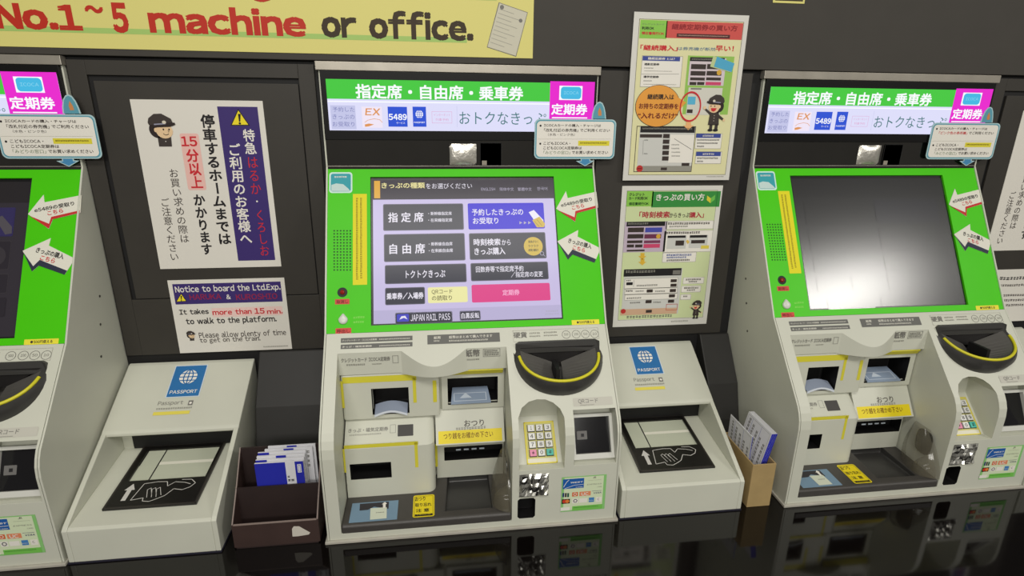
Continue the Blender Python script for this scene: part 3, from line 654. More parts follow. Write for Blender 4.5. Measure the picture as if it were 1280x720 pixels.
# touch screen, three states
def screen(parent, kind):
    F = greenF(-0.0045); F.crop(*cS)
    fr = M('screen_bezel', (12, 12, 14), 0.3)
    F.sheet((224, 62), (990, 626), fr, 0.003)
    if kind == 'lit':
        E = lambda n, c: EM(n, c, 1.0)
        bg, hd, bt, bt2 = E('lavender', (200, 190, 226)), E('header', (72, 68, 74)), E('btn', (70, 70, 78)), E('btn_edge', (104, 102, 114))
        blue, pink, yel, wh = E('blue', (62, 50, 205)), E('pink', (222, 78, 140)), E('paleyel', (236, 232, 168)), E('white', (232, 228, 240))
        org, ht, mut, disc, olive = E('orange', (224, 170, 70)), E('headyel', (236, 226, 160)), E('muted', (176, 170, 190)), E('disc', (206, 178, 80)), E('olive', (96, 90, 60))
        panel2 = E('lav2', (186, 178, 212))
    else:
        k = (lambda a: M('dim_' + kind + a, {'bg': (52, 48, 56), 'hd': (40, 37, 40), 'bt': (44, 40, 48), 'bl': (52, 46, 92), 'bt2': (58, 54, 60), 'lt': (84, 80, 88)}[a] if kind == 'dim' else
             {'bg': (40, 40, 41), 'hd': (37, 37, 38), 'bt': (38, 38, 39), 'bl': (40, 40, 46), 'bt2': (42, 42, 43), 'lt': (42, 42, 43)}[a], 0.22 if kind != 'dim' else 0.3, spec=0.9 if kind != 'dim' else 0.4))
        bg, hd, bt, bt2, blue, pink = k('bg'), k('hd'), k('bt'), k('bt2'), k('bl'), k('bt')
        yel, wh, org, ht, mut, disc, olive, panel2 = k('bt2'), k('lt'), k('hd'), k('lt'), k('bt2'), k('bt2'), k('bt'), k('bg')
    F.rect((238, 80), (978, 617), bg, 1); F.rect((238, 80), (952, 150), hd, 2)
    F.rect((242, 590), (977, 617), panel2, 2) if kind == 'lit' else None
    def btn(p, q, m, edge=None):
        F.rr((p[0] - 3, p[1] - 3), (q[0] + 3, q[1] + 3), edge or bt2, 2, 0.003); F.rr(p, q, m, 3, 0.0025)
    btn((281, 176), (592, 270), bt); btn((284, 294), (598, 390), bt); btn((288, 415), (603, 475), bt); btn((289, 504), (440, 561), bt)
    btn((456, 502), (607, 553), yel, yel); btn((612, 173), (909, 265), blue, blue); btn((617, 290), (916, 382), bt); btn((623, 407), (924, 464), bt); btn((627, 492), (931, 546), pink, pink)
    btn((328, 601), (548, 634), bt); btn((580, 594), (658, 624), bt)
    if kind == 'glare': return F.mb.build('touch_screen', parent)
    F.circ((866, 338), 37, disc, 4)
    F.poly([(848, 205), (868, 196), (905, 235), (908, 258), (888, 262), (872, 240)], wh, 4)
    if kind == 'lit':
        F.rect((243, 82), (267, 150), org, 3)
        F.text('きっぷの種類', (272, 89), (442, 111), ht, 3, 0.02); F.text('をお選びください', (446, 92), (627, 112), wh, 3)
        F.text('ENGLISH', (662, 109), (717, 120), mut, 3); F.text('简体中文', (734, 108), (790, 121), mut, 3); F.text('繁體中文', (805, 108), (860, 121), mut, 3); F.text('한국어', (881, 106), (921, 119), mut, 3)
        F.text('指 定 席', (298, 206), (437, 243), wh, 4, 0.02); F.text('自 由 席', (303, 329), (443, 366), wh, 4, 0.02)
        for t, p, q in (('・新幹線指定席', (455, 203), (547, 216)), ('・在来線指定席', (455, 229), (549, 242)), ('・新幹線自由席', (457, 322), (550, 335)), ('・在来線自由席', (457, 348), (552, 361)),
                        ('回数券等で指定席予約', (641, 417), (828, 436)), ('／指定席の変更', (778, 438), (904, 457))): F.text(t, p, q, wh, 4, 0.01)
        F.text('トクトクきっぷ', (367, 433), (522, 459), wh, 4, 0.015); F.text('乗車券／入場券', (292, 521), (437, 543), wh, 4, 0.03)
        F.text('QRコード', (468, 508), (550, 525), olive, 4, 0.01); F.text('の読取り', (469, 531), (548, 549), olive, 4, 0.01)
        F.text('予約したきっぷの', (625, 192), (827, 216), wh, 4, 0.015); F.text('お受取り', (629, 226), (730, 250), wh, 4, 0.015)
        for k in range(3): F.poly([(812 + 17 * k, 240), (823 + 17 * k, 246), (812 + 17 * k, 252)], mut, 4)
        F.poly([(862, 236), (890, 222), (912, 250), (908, 264), (880, 264)], disc, 5); F.path([(870, 240), (890, 262)], 0.0006, olive, 6); F.path([(880, 234), (900, 258)], 0.0006, olive, 6)
        F.text('時刻検索', (632, 309), (738, 334), wh, 4, 0.02); F.text('から', (742, 312), (778, 333), wh, 4, 0.01); F.text('きっぷ購入', (635, 344), (757, 370), wh, 4, 0.02)
        for t, y in (('乗換がなく', 320), ('ラクラク', 337), ('検索!', 353)): F.text(t, (846, y - 5), (886, y + 5), olive, 5, 0.02)
        F.ring((900, 366), 8, 0.25, mut, 5); F.line((905, 371), (913, 378), 0.001, mut, 5)
        F.text('定期券', (745, 508), (813, 529), E('pinkwhite', (244, 170, 205)), 4, 0.03)
        F.rr((332, 604), (380, 632), E('passblue', (80, 80, 190)), 4, 0.002); F.poly([(342, 625), (350, 612), (365, 610), (374, 624), (360, 618)], wh, 5)
        F.text('JAPAN RAIL PASS', (386, 605), (541, 626), wh, 4, 0.01); F.text('白黒反転', (584, 599), (655, 619), wh, 4, 0.02); F.scrib((915, 588), (965, 594), mut, 3); F.scrib((912, 600), (970, 605), mut, 3)
    else:
        for p, q in (((298, 206), (437, 243)), ((303, 329), (443, 366))): F.scrib(p, q, bt2, 4)
    return F.mb.build('touch_screen', parent)

# upper unit: stainless strip, mirror, camera window, marquee
b = MB(); b.box(0.0036, W - 0.0036, 0.2975, 0.3100, 0.6500, 0.7095, CHROME); b.build('steel_strip', T)
b = MB(); b.box(0.0036, W - 0.0036, 0.2965, 0.3000, 0.6575, 0.6590, SILV); b.build('steel_edge', T)
F = Flat(*front(0.2969)); cm = (560, 160, 10.667)
F.crop(*cm); b = MB(); a = F.box2((20, 210), (380, 490)); rows = []
for j in range(9):
    rows.append([(a[0] + (a[2] - a[0]) * k / 12, 0.2975 - 0.005 * (math.sin(math.pi * k / 12) * math.sin(math.pi * j / 8)) ** 0.5, a[1] + (a[3] - a[1]) * j / 8) for k in range(13)])
b.grid(rows, MIRR); b.build('mirror_dome', T)
a = F.box2((425, 195), (715, 500)); b = MB(); FF = Flat(*front(0.2960)).metric(); FF.rr((a[0], a[1]), (a[2], a[3]), HOLE, 0, 0.003); FF.slab(a[0] + .001, a[1] + .001, a[2] - .001, a[3] - .001, HOLE, 0.002)
FF.rect((a[0] + 0.004, a[1] + 0.001), (a[0] + 0.014, a[1] + 0.010), P('camera_base', (150, 142, 128)), 1); FF.mb.build('camera_window', T)
b = MB(); b.box(0.0036, W - 0.0036, 0.2930, 0.3100, 0.7095, 0.8375, BLACK); mq = b.build('marquee', T, 0.001)
b = MB(); b.box(-0.004, W + 0.003, 0.2925, 0.3100, 0.8380, 0.8540, SILV); b.build('top_trim', T, 0.001)
F = Flat(*front(0.2928)); F.crop(*cL)
mg, mm, ml, mw = EM('m_green', (72, 200, 66)), EM('m_magenta', (232, 40, 205)), EM('m_lav', (222, 222, 250)), EM('m_white', (250, 252, 255))
mg2, mt, mo, mbl, mp = EM('m_greyblue', (196, 198, 232)), EM('m_teal', (70, 120, 124)), EM('m_orange', (222, 150, 90)), EM('m_blue', (48, 84, 210)), EM('m_pink', (222, 160, 200))
F.rect((57, 96), (1180, 320), ml, 1); F.rect((57, 96), (1002, 192), mg, 2); F.rect((66, 193), (1002, 200), mw, 2)
F.rect((1003, 106), (1180, 322), mm, 3); F.rect((1010, 257), (1158, 263), mw, 4); F.rect((1003, 272), (1180, 322), ml, 4)
F.text('指定席・自由席・乗車券', (181, 117), (889, 188), mw, 3, 0.035)
F.rect((76, 207), (188, 308), mg2, 2)
for t, y in (('予約した', 214), ('きっぷの', 245), ('お受取り', 276)): F.text(t, (86, y), (180, y + 21), EM('m_txt', (120, 124, 180)), 3, 0.0)
F.rect((208, 213), (298, 302), EM('m_exbg', (240, 230, 246)), 2); F.text('EX', (222, 220), (286, 250), mo, 3, 0.02, shear=0.15)
F.path([(222, 280), (235, 270), (262, 264), (285, 268), (297, 280)], 0.0009, mo, 3); F.poly([(222, 288), (240, 284), (262, 288), (240, 296), (224, 298)], mo, 3)
F.rect((318, 213), (403, 298), mbl, 2); F.text('5489', (322, 243), (400, 270), mw, 3, 0.03); F.text('サービス', (355, 277), (392, 286), mw, 3)
F.rect((423, 213), (482, 298), mbl, 2); u, v = F.at((452, 245)); globe(F, (u, v), 0.0075, mw, mbl, 3); F.crop(*cL); F.text('PASSPORT', (430, 276), (476, 283), mw, 3, 0.02)
F.frame((504, 233), (590, 283), 0.0006, mp, 2); F.text('インターネット', (512, 242), (582, 254), mp, 3); F.text('列車予約', (520, 262), (575, 274), mp, 3)
F.rect((609, 210), (612, 300), mg2, 2); F.text('おトクなきっぷ', (620, 234), (985, 290), mt, 3, 0.0)
F.rect((1042, 125), (1136, 186), mw, 4); F.rr((1048, 129), (1132, 182), EM('m_cyan', (70, 184, 226)), 5, 0.006); F.text('ICOCA', (1060, 148), (1122, 162), EM('m_cy2', (140, 214, 240)), 6)
F.text('定期券', (1008, 200), (1158, 249), mw, 4, 0.035)
F.mb.build('marquee_display', mq)
for x, s_ in ((0.0, -1), (W, 1)):
    for y, z in ((0.245, 0.357), (0.225, 0.297), (0.262, 0.41)):
        b = MB(); b.cyl((x - s_ * 0.0006, y, z), (s_, 0, 0), 0.0026, 0.0012, SEAM, 12); b.build('screw', T)
TL = copy_tree(T); TL.location = (XL - W, 0, 0); TR = copy_tree(T); TR.location = (XR, 0, 0)
TL['label'] = 'green ticket machine cut off by the left edge of the photo, its screen dark purple'
TR['label'] = 'green ticket machine on the right, its blank grey screen reflecting a ceiling light'
screen(T, 'lit')
_s = screen(T, 'dim'); _s.parent = TL
_s = screen(T, 'glare'); _s.parent = TR

# ------------------------------------------------------------------ passport readers
PX = -0.4404; PW_ = 0.2535
PU = empty('passport_reader', (PX, 0, 0), 'white passport reader left of the brown box, its slanted black scan frame fully visible', 'passport scanner', 'white passport readers beside the ticket machines')
b = MB()
sideP = [(0, 0.003), (0, 0.068), (0.006, 0.0735), (0.165, 0.1630), (0.296, 0.2410), (0.3040, 0.2440), (0.3040, 0.003)]
floorP = [(0, 0.003), (0, 0.068), (0.0055, 0.0715), (0.2060, 0.0992), (0.2060, 0.1500), (0.3040, 0.1500), (0.3040, 0.003)]
for x0, x1 in ((PX, PX + 0.009), (PX + PW_ - 0.009, PX + PW_)): b.px(x0, x1, sideP, CASE)
b.px(PX + 0.009, PX + PW_ - 0.009, floorP, CASE)
case = b.build('housing', PU, 0.0012)
b = MB(); b.px(PX - 0.0003, PX + PW_ + 0.0003, [(0.1625, 0.1520), (0.160, 0.1550), (0.160, 0.1600), (0.1650, 0.1645), (0.296, 0.2424), (0.3045, 0.2452), (0.3045, 0.1505), (0.20, 0.1495)], CASE); hd_ = b.build('hood', PU, 0.002)
b = MB(); b.box(PX + 0.030, PX + PW_ - 0.0095, 0.2030, 0.2058, 0.1000, 0.1493, HOLE); b.build('hood_shade', PU)  # black sheet standing in for the shade inside the hood opening
b = MB(); b.box(PX - 0.0015, PX + PW_ + 0.001, -0.001, 0.30, 0.0002, 0.0032, M('edge_reflection_blue', (34, 32, 48), 0.6)); b.build('edge_reflection', PU)  # dark blue slab, reflection line under the housing put in as colour
HV = (0, 0.131, 0.078)
F = Flat(Vector((0, 0.165, 0.1650)), (1, 0, 0), HV); F.metric()
hl = lambda y: (Vector((y - 0.165, (y - 0.165) * 78 / 131))).length
F.rr((-0.3445, hl(0.224)), (-0.2785, hl(0.2915)), P('pass_white', (206, 218, 226)), 1, 0.001); F.rr((-0.3425, hl(0.2255)), (-0.2805, hl(0.290)), P('pass_blue', (44, 112, 172)), 2, 0.001)
globe(F, (-0.3115, hl(0.266)), 0.0175, WHITE, P('pass_blue', (44, 112, 172)), 3)
F.text('PASSPORT', (-0.3385, hl(0.2315)), (-0.2855, hl(0.2385)), WHITE, 3, 0.02)
F.text('Passport', (-0.3540, hl(0.2075)), (-0.3060, hl(0.2175)), PGREY, 1, 0.0); F.scrib((-0.3540, hl(0.2005)), (-0.285, hl(0.2045)), LGREY, 1); F.rect((-0.296, hl(0.207)), (-0.287, hl(0.2165)), PGREY, 1); F.circ((-0.2915, hl(0.2115)), 0.0026, WHITE, 2)
F.rect((-0.3570, hl(0.1900)), (-0.2880, hl(0.1965)), P('pass_yellow', (226, 212, 90)), 1)
F.mb.build('hood_sticker', hd_)
# scan frame on the sloping floor
FV = (0, 0.2005, 0.0277); Fo = Vector((0, 0.0055, 0.0715))
F = Flat(Fo + Vector((0, -0.137, 0.99)) * 0.0042, (1, 0, 0), FV); F.metric(); v0 = lambda y: (y - 0.0055) * 1.0095
x0, x1 = -0.3920, -0.2325; y0, ym, y1 = 0.0385, 0.1060, 0.2055; wx0, wx1, wy1 = -0.3785, -0.2400, 0.1925
PL = M('scan_frame_black', (20, 18, 17), 0.28)
for q in ((x0, v0(y0), x1, v0(ym)), (x0, v0(wy1), x1, v0(y1)), (x0, v0(ym), wx0, v0(wy1)), (wx1, v0(ym), x1, v0(wy1))): F.slab(*q, PL, 0.0046)
F.frame((x0, v0(y0)), (x1, v0(y1)), 0.0035, M('scan_rim', (52, 48, 45), 0.3), 1)
A_ = (-0.3640, v0(0.055)); WL = P('line_white', (206, 204, 198))
F.poly([(-0.3690, v0(0.056)), (-0.3610, v0(0.056)), (-0.3610, v0(0.082)), (-0.3560, v0(0.082)), (-0.3645, v0(0.098)), (-0.3740, v0(0.082)), (-0.3690, v0(0.082))], WL, 2)
hp = lambda pts: [(x, v0(y)) for x, y in pts]
F.path(hp([(-0.352, 0.056), (-0.345, 0.096), (-0.322, 0.099), (-0.305, 0.098), (-0.300, 0.086)]), 0.0013, WL, 2)
F.path(hp([(-0.352, 0.056), (-0.332, 0.060), (-0.330, 0.052), (-0.318, 0.050), (-0.306, 0.056), (-0.296, 0.062), (-0.286, 0.078), (-0.270, 0.074), (-0.258, 0.080), (-0.252, 0.090), (-0.262, 0.100), (-0.280, 0.101)]), 0.0013, WL, 2)
for dx in (0, 0.008, 0.016): F.path(hp([(-0.326 + dx, 0.060), (-0.333 + dx, 0.080), (-0.328 + dx, 0.084), (-0.319 + dx, 0.064)]), 0.0010, WL, 2)
F.path(hp([(-0.300, 0.086), (-0.290, 0.096), (-0.272, 0.093), (-0.260, 0.088)]), 0.0012, WL, 2)
sf = F.mb.build('scan_frame', PU)
# window: pale plate, brightness and bar seen in the glass painted on
b = MB(); FF = Flat(Fo + Vector((0, -0.137, 0.99)) * 0.0006, (1, 0, 0), FV, b).metric()
FF.slab(wx0 - 0.002, v0(ym) - 0.002, wx1 + 0.002, v0(wy1) + 0.002, M('scan_painted_view', (196, 200, 180), 0.08, 0.0, noise=0.04, nscale=8), 0.0004)
FF.rect((wx0, v0(0.150)), (wx0 + 0.0012, v0(wy1)), PBLACK, 1); FF.rect((-0.345, v0(0.107)), (-0.3425, v0(wy1)), PBLACK, 1); FF.rect((-0.3425, v0(0.150)), (wx1, v0(0.158)), P('scan_bar', (232, 230, 214)), 1)
b.build('scan_glass', sf)
pr2 = copy_tree(PU); pr2.location = (0.5590, 0, 0); pr2['label'] = 'white passport reader right of the lit middle machine, next to the cardboard box of leaflets'
pr3 = copy_tree(PU); pr3.location = (1.4645, 0, 0); pr3['label'] = 'white passport reader barely showing at the right edge of the photo'

# ------------------------------------------------------------------ placards at the upper corners of the machines
cg = (660, 120, 7.2)
def placard(ox, label, second):
    t = empty('notice_placard', (0.5 + ox, 0.2885, 0.70), label, 'sign', 'small blue-rimmed placards on the machines')
    BL = P('placard_blue', (92, 158, 176)); PB2 = P('placard_pale', (176, 206, 210))
    F = Flat(*front(0.2885)); F.crop(*cg)
    def rrpts(a, b_, c, d, r):
        pts = []
        for cx, cy, t0 in ((c - r, d - r, 0), (a + r, d - r, 90), (a + r, b_ + r, 180), (c - r, b_ + r, 270)):
            for k in range(7): q = math.radians(t0 + 15 * k); pts.append((cx + r * math.cos(q), cy + r * math.sin(q)))
        return pts
    A = F.box2((62, 205), (775, 567))
    F.pslab(rrpts(*A, 0.010), PB2, 0.0012); g = 0.0022
    F.metric(); F.face(rrpts(A[0] + g, A[1] + g, A[2] - g, A[3] - g, 0.009), BL, 1); F.face(rrpts(A[0] + g * 2, A[1] + g * 2, A[2] - g * 2, A[3] - g * 2, 0.008), WHITE, 2); F.crop(*cg)
    F.line((85, 387), (745, 387), 0.0006, P('rule', (196, 192, 178)), 3)
    F.circ((113, 267), 9, PBLACK, 3); F.circ((110, 429), 9, PBLACK, 3)
    F.text('ICOCAカードの購入・チャージは', (143, 250), (655, 280), PBROWN, 3, 0.015)
    F.text(second, (145, 291), (450, 324), PRED if 'ピンク' in second else PBROWN, 3, 0.01); F.text('でご利用ください', (468, 293), (735, 324), PBROWN, 3, 0.015)
    if 'ピンク' not in second: F.text('（水色・ピンク色）', (180, 334), (420, 360), PBROWN, 3)
    F.text('こどもICOCA・', (140, 411), (380, 440), PBROWN, 3, 0.015); F.text('こどもICOCA定期券は', (138, 452), (483, 482), PBROWN, 3, 0.015)
    F.text('「みどりの窓口」', (140, 492), (378, 524), P('placard_green', (90, 120, 80)), 3); F.text('でお買い求めください', (395, 492), (720, 523), PBROWN, 3, 0.015)
    F.rect((452, 402), (730, 448), P('placard_yel', (226, 214, 60)), 3); F.scrib((468, 414), (712, 430), P('olive2', (120, 104, 30)), 4)
    F.mb.v = [v + Vector((ox, 0, 0)) for v in F.mb.v]; F.mb.build('board', t)
    F = Flat(*front(0.2890)); F.crop(*cg)
    tab = [(572, 205), (580, 150), (600, 90), (625, 58), (648, 50), (670, 62), (688, 100), (698, 150), (703, 205)]
    F.pslab([F.at(p) for p in tab], PB2, 0.0012); cxx = 640
    F.poly([(cxx + (x - cxx) * 0.84, 205 - (205 - y) * 0.93) for x, y in tab], BL, 1); F.poly([(632, 178), (630, 140), (645, 102), (660, 140), (662, 176)], P('tab_orange', (206, 138, 80)), 2)
    F.mb.v = [v + Vector((ox, 0, 0)) for v in F.mb.v]; F.mb.build('tab', t)
    F = Flat(*front(0.2890)); F.crop(*cg)
    ar = [(475, 560), (560, 560), (560, 580), (598, 583), (512, 632), (432, 585), (475, 582)]
    F.pslab([F.at(p) for p in ar], PB2, 0.0012); F.poly([(482, 562), (552, 562), (552, 588), (575, 590), (512, 624), (455, 590), (482, 588)], P('arrow_blue', (70, 140, 186)), 1)
    F.mb.v = [v + Vector((ox, 0, 0)) for v in F.mb.v]; F.mb.build('down_arrow', t)
    return t
placard(0.0, 'blue-rimmed placard on the marquee corner of the lit middle machine', '「改札付近の券売機」')
placard(XR - 0.0115, 'blue-rimmed placard with a red line of text on the right machine', '「ピンク色の券売機」')
placard(XL - W + 0.0025, 'blue-rimmed placard on the machine cut by the left photo edge', '「改札付近の券売機」')

# ------------------------------------------------------------------ posters on the wall
def poster(name, F, p, q, label, cat, group=None, thick=0.001, c=None):
    a, b_, c_, d = F.box2(p, q, c); return a, b_, c_, d
YP = 0.3040
def done(F, name, label, cat, group=None):
    o = F.mb.build(name, None); v = F.mb.v; c = sum((x for x in v), Vector()) / len(v)
    for ve in o.data.vertices: ve.co -= c
    o.location = c; return tag(o, label, cat, group)
# long vertical notice
F = Flat(*front(YP)); p1, p2 = (160, 120, 6), (160, 230, 6)
F.crop(0, 0, 1); F.sheet((162, 124), (351.7, 333), P('poster_white', (226, 222, 212)), 0.001)
F.crop(*p1); F.rect((668, 78), (1105, 570), PNAVY, 1, c=p1, c2=p2)
warn_tri(F, [(826, 95), (915, 222), (770, 222)], 2)
F.text('特急', (858, 248), (968, 436), WHITE, 2, 0.02, True); F.text('はるか', (893, 458), (1003, 74), PRED, 2, 0.0, True, c=p1, c2=p2); F.circ((968, 130), 7, WHITE, 2, c=p2)
F.text('くろしお', (955, 195), (1062, 535), PRED, 2, 0.0, True, c=p2); F.text('ご利用のお客様へ', (742, 355), (935, 440), WHITE, 2, 0.02, True, c=p1, c2=p2)
F.text('停車するホームまでは', (537, 137), (778, 450), PBLACK, 2, 0.035, True, c=p1, c2=p2)
F.rr((385, 280), (590, 705), P('pink_glow', (236, 190, 180)), 1, 0.004)
F.text('15', (392, 302), (524, 378), PRED, 2, 0.04); F.text('分以上', (430, 398), (568, 690), PRED, 2, 0.035, True)
F.text('かかります', (487, 78), (640, 528), PBLACK, 2, 0.035, True, c=p2)
F.text('お買い求めの際は', (303, 548), (462, 436), PBROWN, 2, 0.0, True, c=p1, c2=p2); F.text('ご注意ください', (238, 105), (385, 570), PBROWN, 2, 0.0, True, c=p2)
F.crop(*p1); u, v = F.at((258, 255)); attendant(F, u, v, 0.0300)
po = done(F, 'station_notice_poster', 'tall white notice with vertical Japanese text and a purple column, left of the middle machine', 'poster')
pc = po.copy(); COL.objects.link(pc); pc.location = po.location + Vector((1.8985, 0, 0))
pc['label'] = 'tall white notice with vertical text, cut by the right edge of the photo'
# boarding notice
F = Flat(*front(YP)); F.crop(0, 0, 1); F.sheet((209, 350.6), (365.2, 436), P('poster_white', (226, 222, 212)), 0.001)
cn = (200, 340, 6.857); F.crop(*cn); F.rect((104, 104), (1052, 252), PNAVY, 1); F.text('Notice to board the Ltd.Exp.', (124, 120), (1036, 166), WHITE, 2, 0.02)
warn_tri(F, [(182, 182), (230, 250), (138, 256)], 2); DR = P('dark_red', (150, 34, 72))
F.text('HARUKA', (250, 192), (528, 232), DR, 2, 0.02); F.text('&', (566, 192), (608, 232), WHITE, 2, 0.02); F.text('KUROSHIO', (648, 190), (1010, 230), DR, 2, 0.02)
F.text('It takes', (162, 320), (420, 358), PBLACK, 2, 0.035); F.rr((440, 310), (1055, 368), P('pink_glow2', (238, 206, 198)), 1, 0.002); F.text('more than', (446, 322), (788, 358), PRED, 2, 0.03); F.text('15', (806, 310), (900, 356), PRED, 2, 0.04); F.text('min.', (914, 318), (1053, 354), PRED, 2, 0.03)
F.text('to walk to the platform.', (217, 396), (1003, 436), PBLACK, 2, 0.035)
F.text('Please allow plenty of time', (330, 516), (1084, 552), PBROWN, 2, 0.01); F.text('to get on the train.', (338, 564), (864, 598), PBROWN, 2, 0.01); F.scrib((885, 634), (1105, 638), LGREY, 2)
u, v = F.at((268, 545)); attendant(F, u, v, 0.0112)
done(F, 'boarding_notice', 'small white English notice with a purple heading, under the tall notice on the left', 'sign')
# pass poster (upper)
F = Flat(*front(0.2952)); F.crop(0, 0, 1); F.sheet((793, 14.5), (911, 225), P('poster_white2', (218, 216, 208)), 0.0014)
cA = (750, 0, 3); F.crop(*cA); CREAM = P('cream', (226, 222, 172))
F.rect((150, 72), (468, 655), CREAM, 1); F.frame((148, 70), (470, 655), 0.0008, P('olive_line', (110, 110, 70)), 2)
F.rect((152, 74), (248, 146), P('lime', (140, 200, 80)), 2); F.text('クレジットカード', (158, 86), (240, 96), PGREY, 3); F.text('利用OK', (157, 99), (202, 112), PBLACK, 3, 0.03); F.text('領収書発行OK', (156, 118), (240, 132), PRED, 3, 0.03)
F.rect((250, 78), (530, 150), P('rose_red', (208, 84, 78)), 2); F.text('継続定期券の買い方', (270, 88), (514, 118), P('rose_dark', (150, 40, 44)), 3, 0.03); F.rect((288, 125), (486, 145), P('rose_deep', (84, 40, 40)), 3); F.scrib((294, 130), (480, 139), P('rose_pale', (226, 190, 170)), 4)
F.text('「継続購入」', (152, 167), (290, 192), PRED, 2, 0.03); F.text('は券売機が断然', (292, 175), (432, 192), P('steel_blue', (90, 120, 150)), 2, 0.01); F.text('早い！', (434, 170), (500, 194), PRED, 2, 0.03)
F.rect((158, 208), (300, 328), WHITE, 2); F.frame((158, 208), (300, 328), 0.0006, PGREY, 3); F.rect((160, 210), (299, 230), P('blue_head', (60, 76, 150)), 3); F.text('継続定期券 とは？', (180, 214), (280, 226), WHITE, 4, 0.02); F.line((155, 278), (296, 278), 0.0006, PGREY, 3)
F.text('通勤定期券', (166, 236), (222, 246), PBLACK, 3, 0.03); F.text('通学定期券', (163, 283), (220, 293), PBLACK, 3, 0.03); F.scrib((166, 252), (200, 258), LGREY, 3); F.scrib((166, 264), (270, 269), LGREY, 3); F.scrib((163, 300), (198, 306), LGREY, 3); F.scrib((163, 314), (288, 319), LGREY, 3)
def mini_machine(F):
    F.rect((330, 208), (478, 430), P('mini_green', (150, 196, 90)), 2); F.rect((338, 216), (462, 322), P('mini_screen', (214, 200, 206)), 3); F.rect((338, 214), (466, 232), PBLACK, 4); F.scrib((344, 218), (460, 227), LGREY, 5)
    for x, y, x2, y2, m in ((342, 240, 396, 260, PBROWN), (402, 240, 456, 260, PBROWN), (340, 266, 394, 284, PBROWN), (400, 266, 454, 284, PBROWN), (338, 290, 392, 302, PBROWN), (398, 290, 452, 302, PBROWN), (336, 307, 360, 319, PBROWN), (364, 307, 390, 319, PBROWN), (396, 307, 452, 320, P('mini_pink', (206, 70, 110)))): F.rect((x, y), (x2, y2), m, 4)
    F.circ((446, 272), 9, P('mini_gold', (216, 170, 60)), 5); F.rect((332, 328), (448, 432), P('mini_case', (214, 212, 200)), 3); F.rect((340, 330), (380, 336), PGREY, 4); F.rr((330, 362), (356, 392), P('mini_cyan', (90, 180, 214)), 4, 0.001); F.rect((326, 410), (346, 424), PBROWN, 4)
mini_machine(F)
F.poly([(424, 210), (500, 236), (490, 272), (412, 250)], P('tkt_green', (190, 206, 150)), 6); F.poly([(438, 212), (503, 238), (492, 270), (426, 250)], P('tkt_blue', (80, 170, 206)), 7)
u, v = F.at((216, 398)); F.metric()
F.circ((u, v), 0.0485, PBROWN, 5, 0.86, 40); F.circ((u, v), 0.0475, P('bubble', (232, 160, 66)), 6, 0.86, 40); F.crop(*cA); F.poly([(268, 350), (322, 384), (290, 420)], P('bubble', (232, 160, 66)), 6.4)
F.text('継続購入は', (178, 352), (276, 374), PBLACK, 7, 0.025); F.text('お持ちの定期券を', (146, 386), (292, 410), P('maroon', (112, 34, 24)), 7, 0.03); F.text('“入れるだけ”', (142, 422), (290, 446), P('maroon', (112, 34, 24)), 7, 0.035)
u, v = F.at((338, 400)); F.metric(); F.ring((u, v), 0.0235, 0.12, PRED, 8, 1.3); F.crop(*cA)
F.poly([(322, 456), (340, 456), (341, 470), (350, 470), (330, 488), (312, 470), (322, 470)], P('peach', (236, 180, 120)), 5)
F.rect((150, 474), (340, 644), P('shot_grey', (206, 206, 200)), 3); F.rect((152, 474), (354, 498), PBLACK, 4); F.scrib((158, 478), (348, 486), LGREY, 5); F.rect((150, 503), (232, 516), PBROWN, 4); F.frame((138, 472), (342, 644), 0.0012, PBROWN, 4)
for k in range(5): F.rect((237 - k, 502 + 21 * k), (260 - k, 518 + 21 * k), PBROWN, 4)
F.rect((264, 505), (344, 610), WHITE, 4); F.line((278, 520), (342, 560), 0.0008, PBLACK, 5)
for k in range(4): F.scrib((268, 540 + 14 * k), (300, 545 + 14 * k), PGREY, 5)
F.line((162, 525), (160, 580), 0.0006, PGREY, 4); F.scrib((166, 523), (180, 527), PBLACK, 4); F.scrib((164, 574), (178, 578), PBLACK, 4); F.rect((228, 628), (250, 638), PBROWN, 4); F.rect((306, 611), (334, 622), PBROWN, 4); F.rect((142, 622), (340, 642), LGREY, 3.5); F.circ((148, 632), 12, P('stamp_red', (190, 50, 46)), 5); F.scrib((140, 629), (156, 634), PBLACK, 6)
for y0_, n_ in ((500, 3), (568, 2)):
    F.rect((360, y0_), (452, y0_ + (58 if n_ == 3 else 46)), WHITE, 3); F.frame((360, y0_), (452, y0_ + (58 if n_ == 3 else 46)), 0.0005, PGREY, 4); F.rect((361, y0_ + 1), (451, y0_ + 17), P('blue_head', (60, 76, 150)), 5); F.scrib((385, y0_ + 5), (430, y0_ + 13), WHITE, 6)
    for k in range(n_): F.scrib((364, y0_ + 21 + 12 * k), (446 if k < n_ - 1 else 390, y0_ + 28 + 12 * k), PBLACK, 4)
u, v = F.at((432, 400)); attendant(F, u, v, 0.0240, 'full', -1, 6); F.crop(*cA); F.scrib((400, 660), (465, 664), LGREY, 1)
done(F, 'pass_poster', 'upper of two framed posters between machines, red heading and orange speech bubble', 'poster', 'how-to-buy posters between the machines')
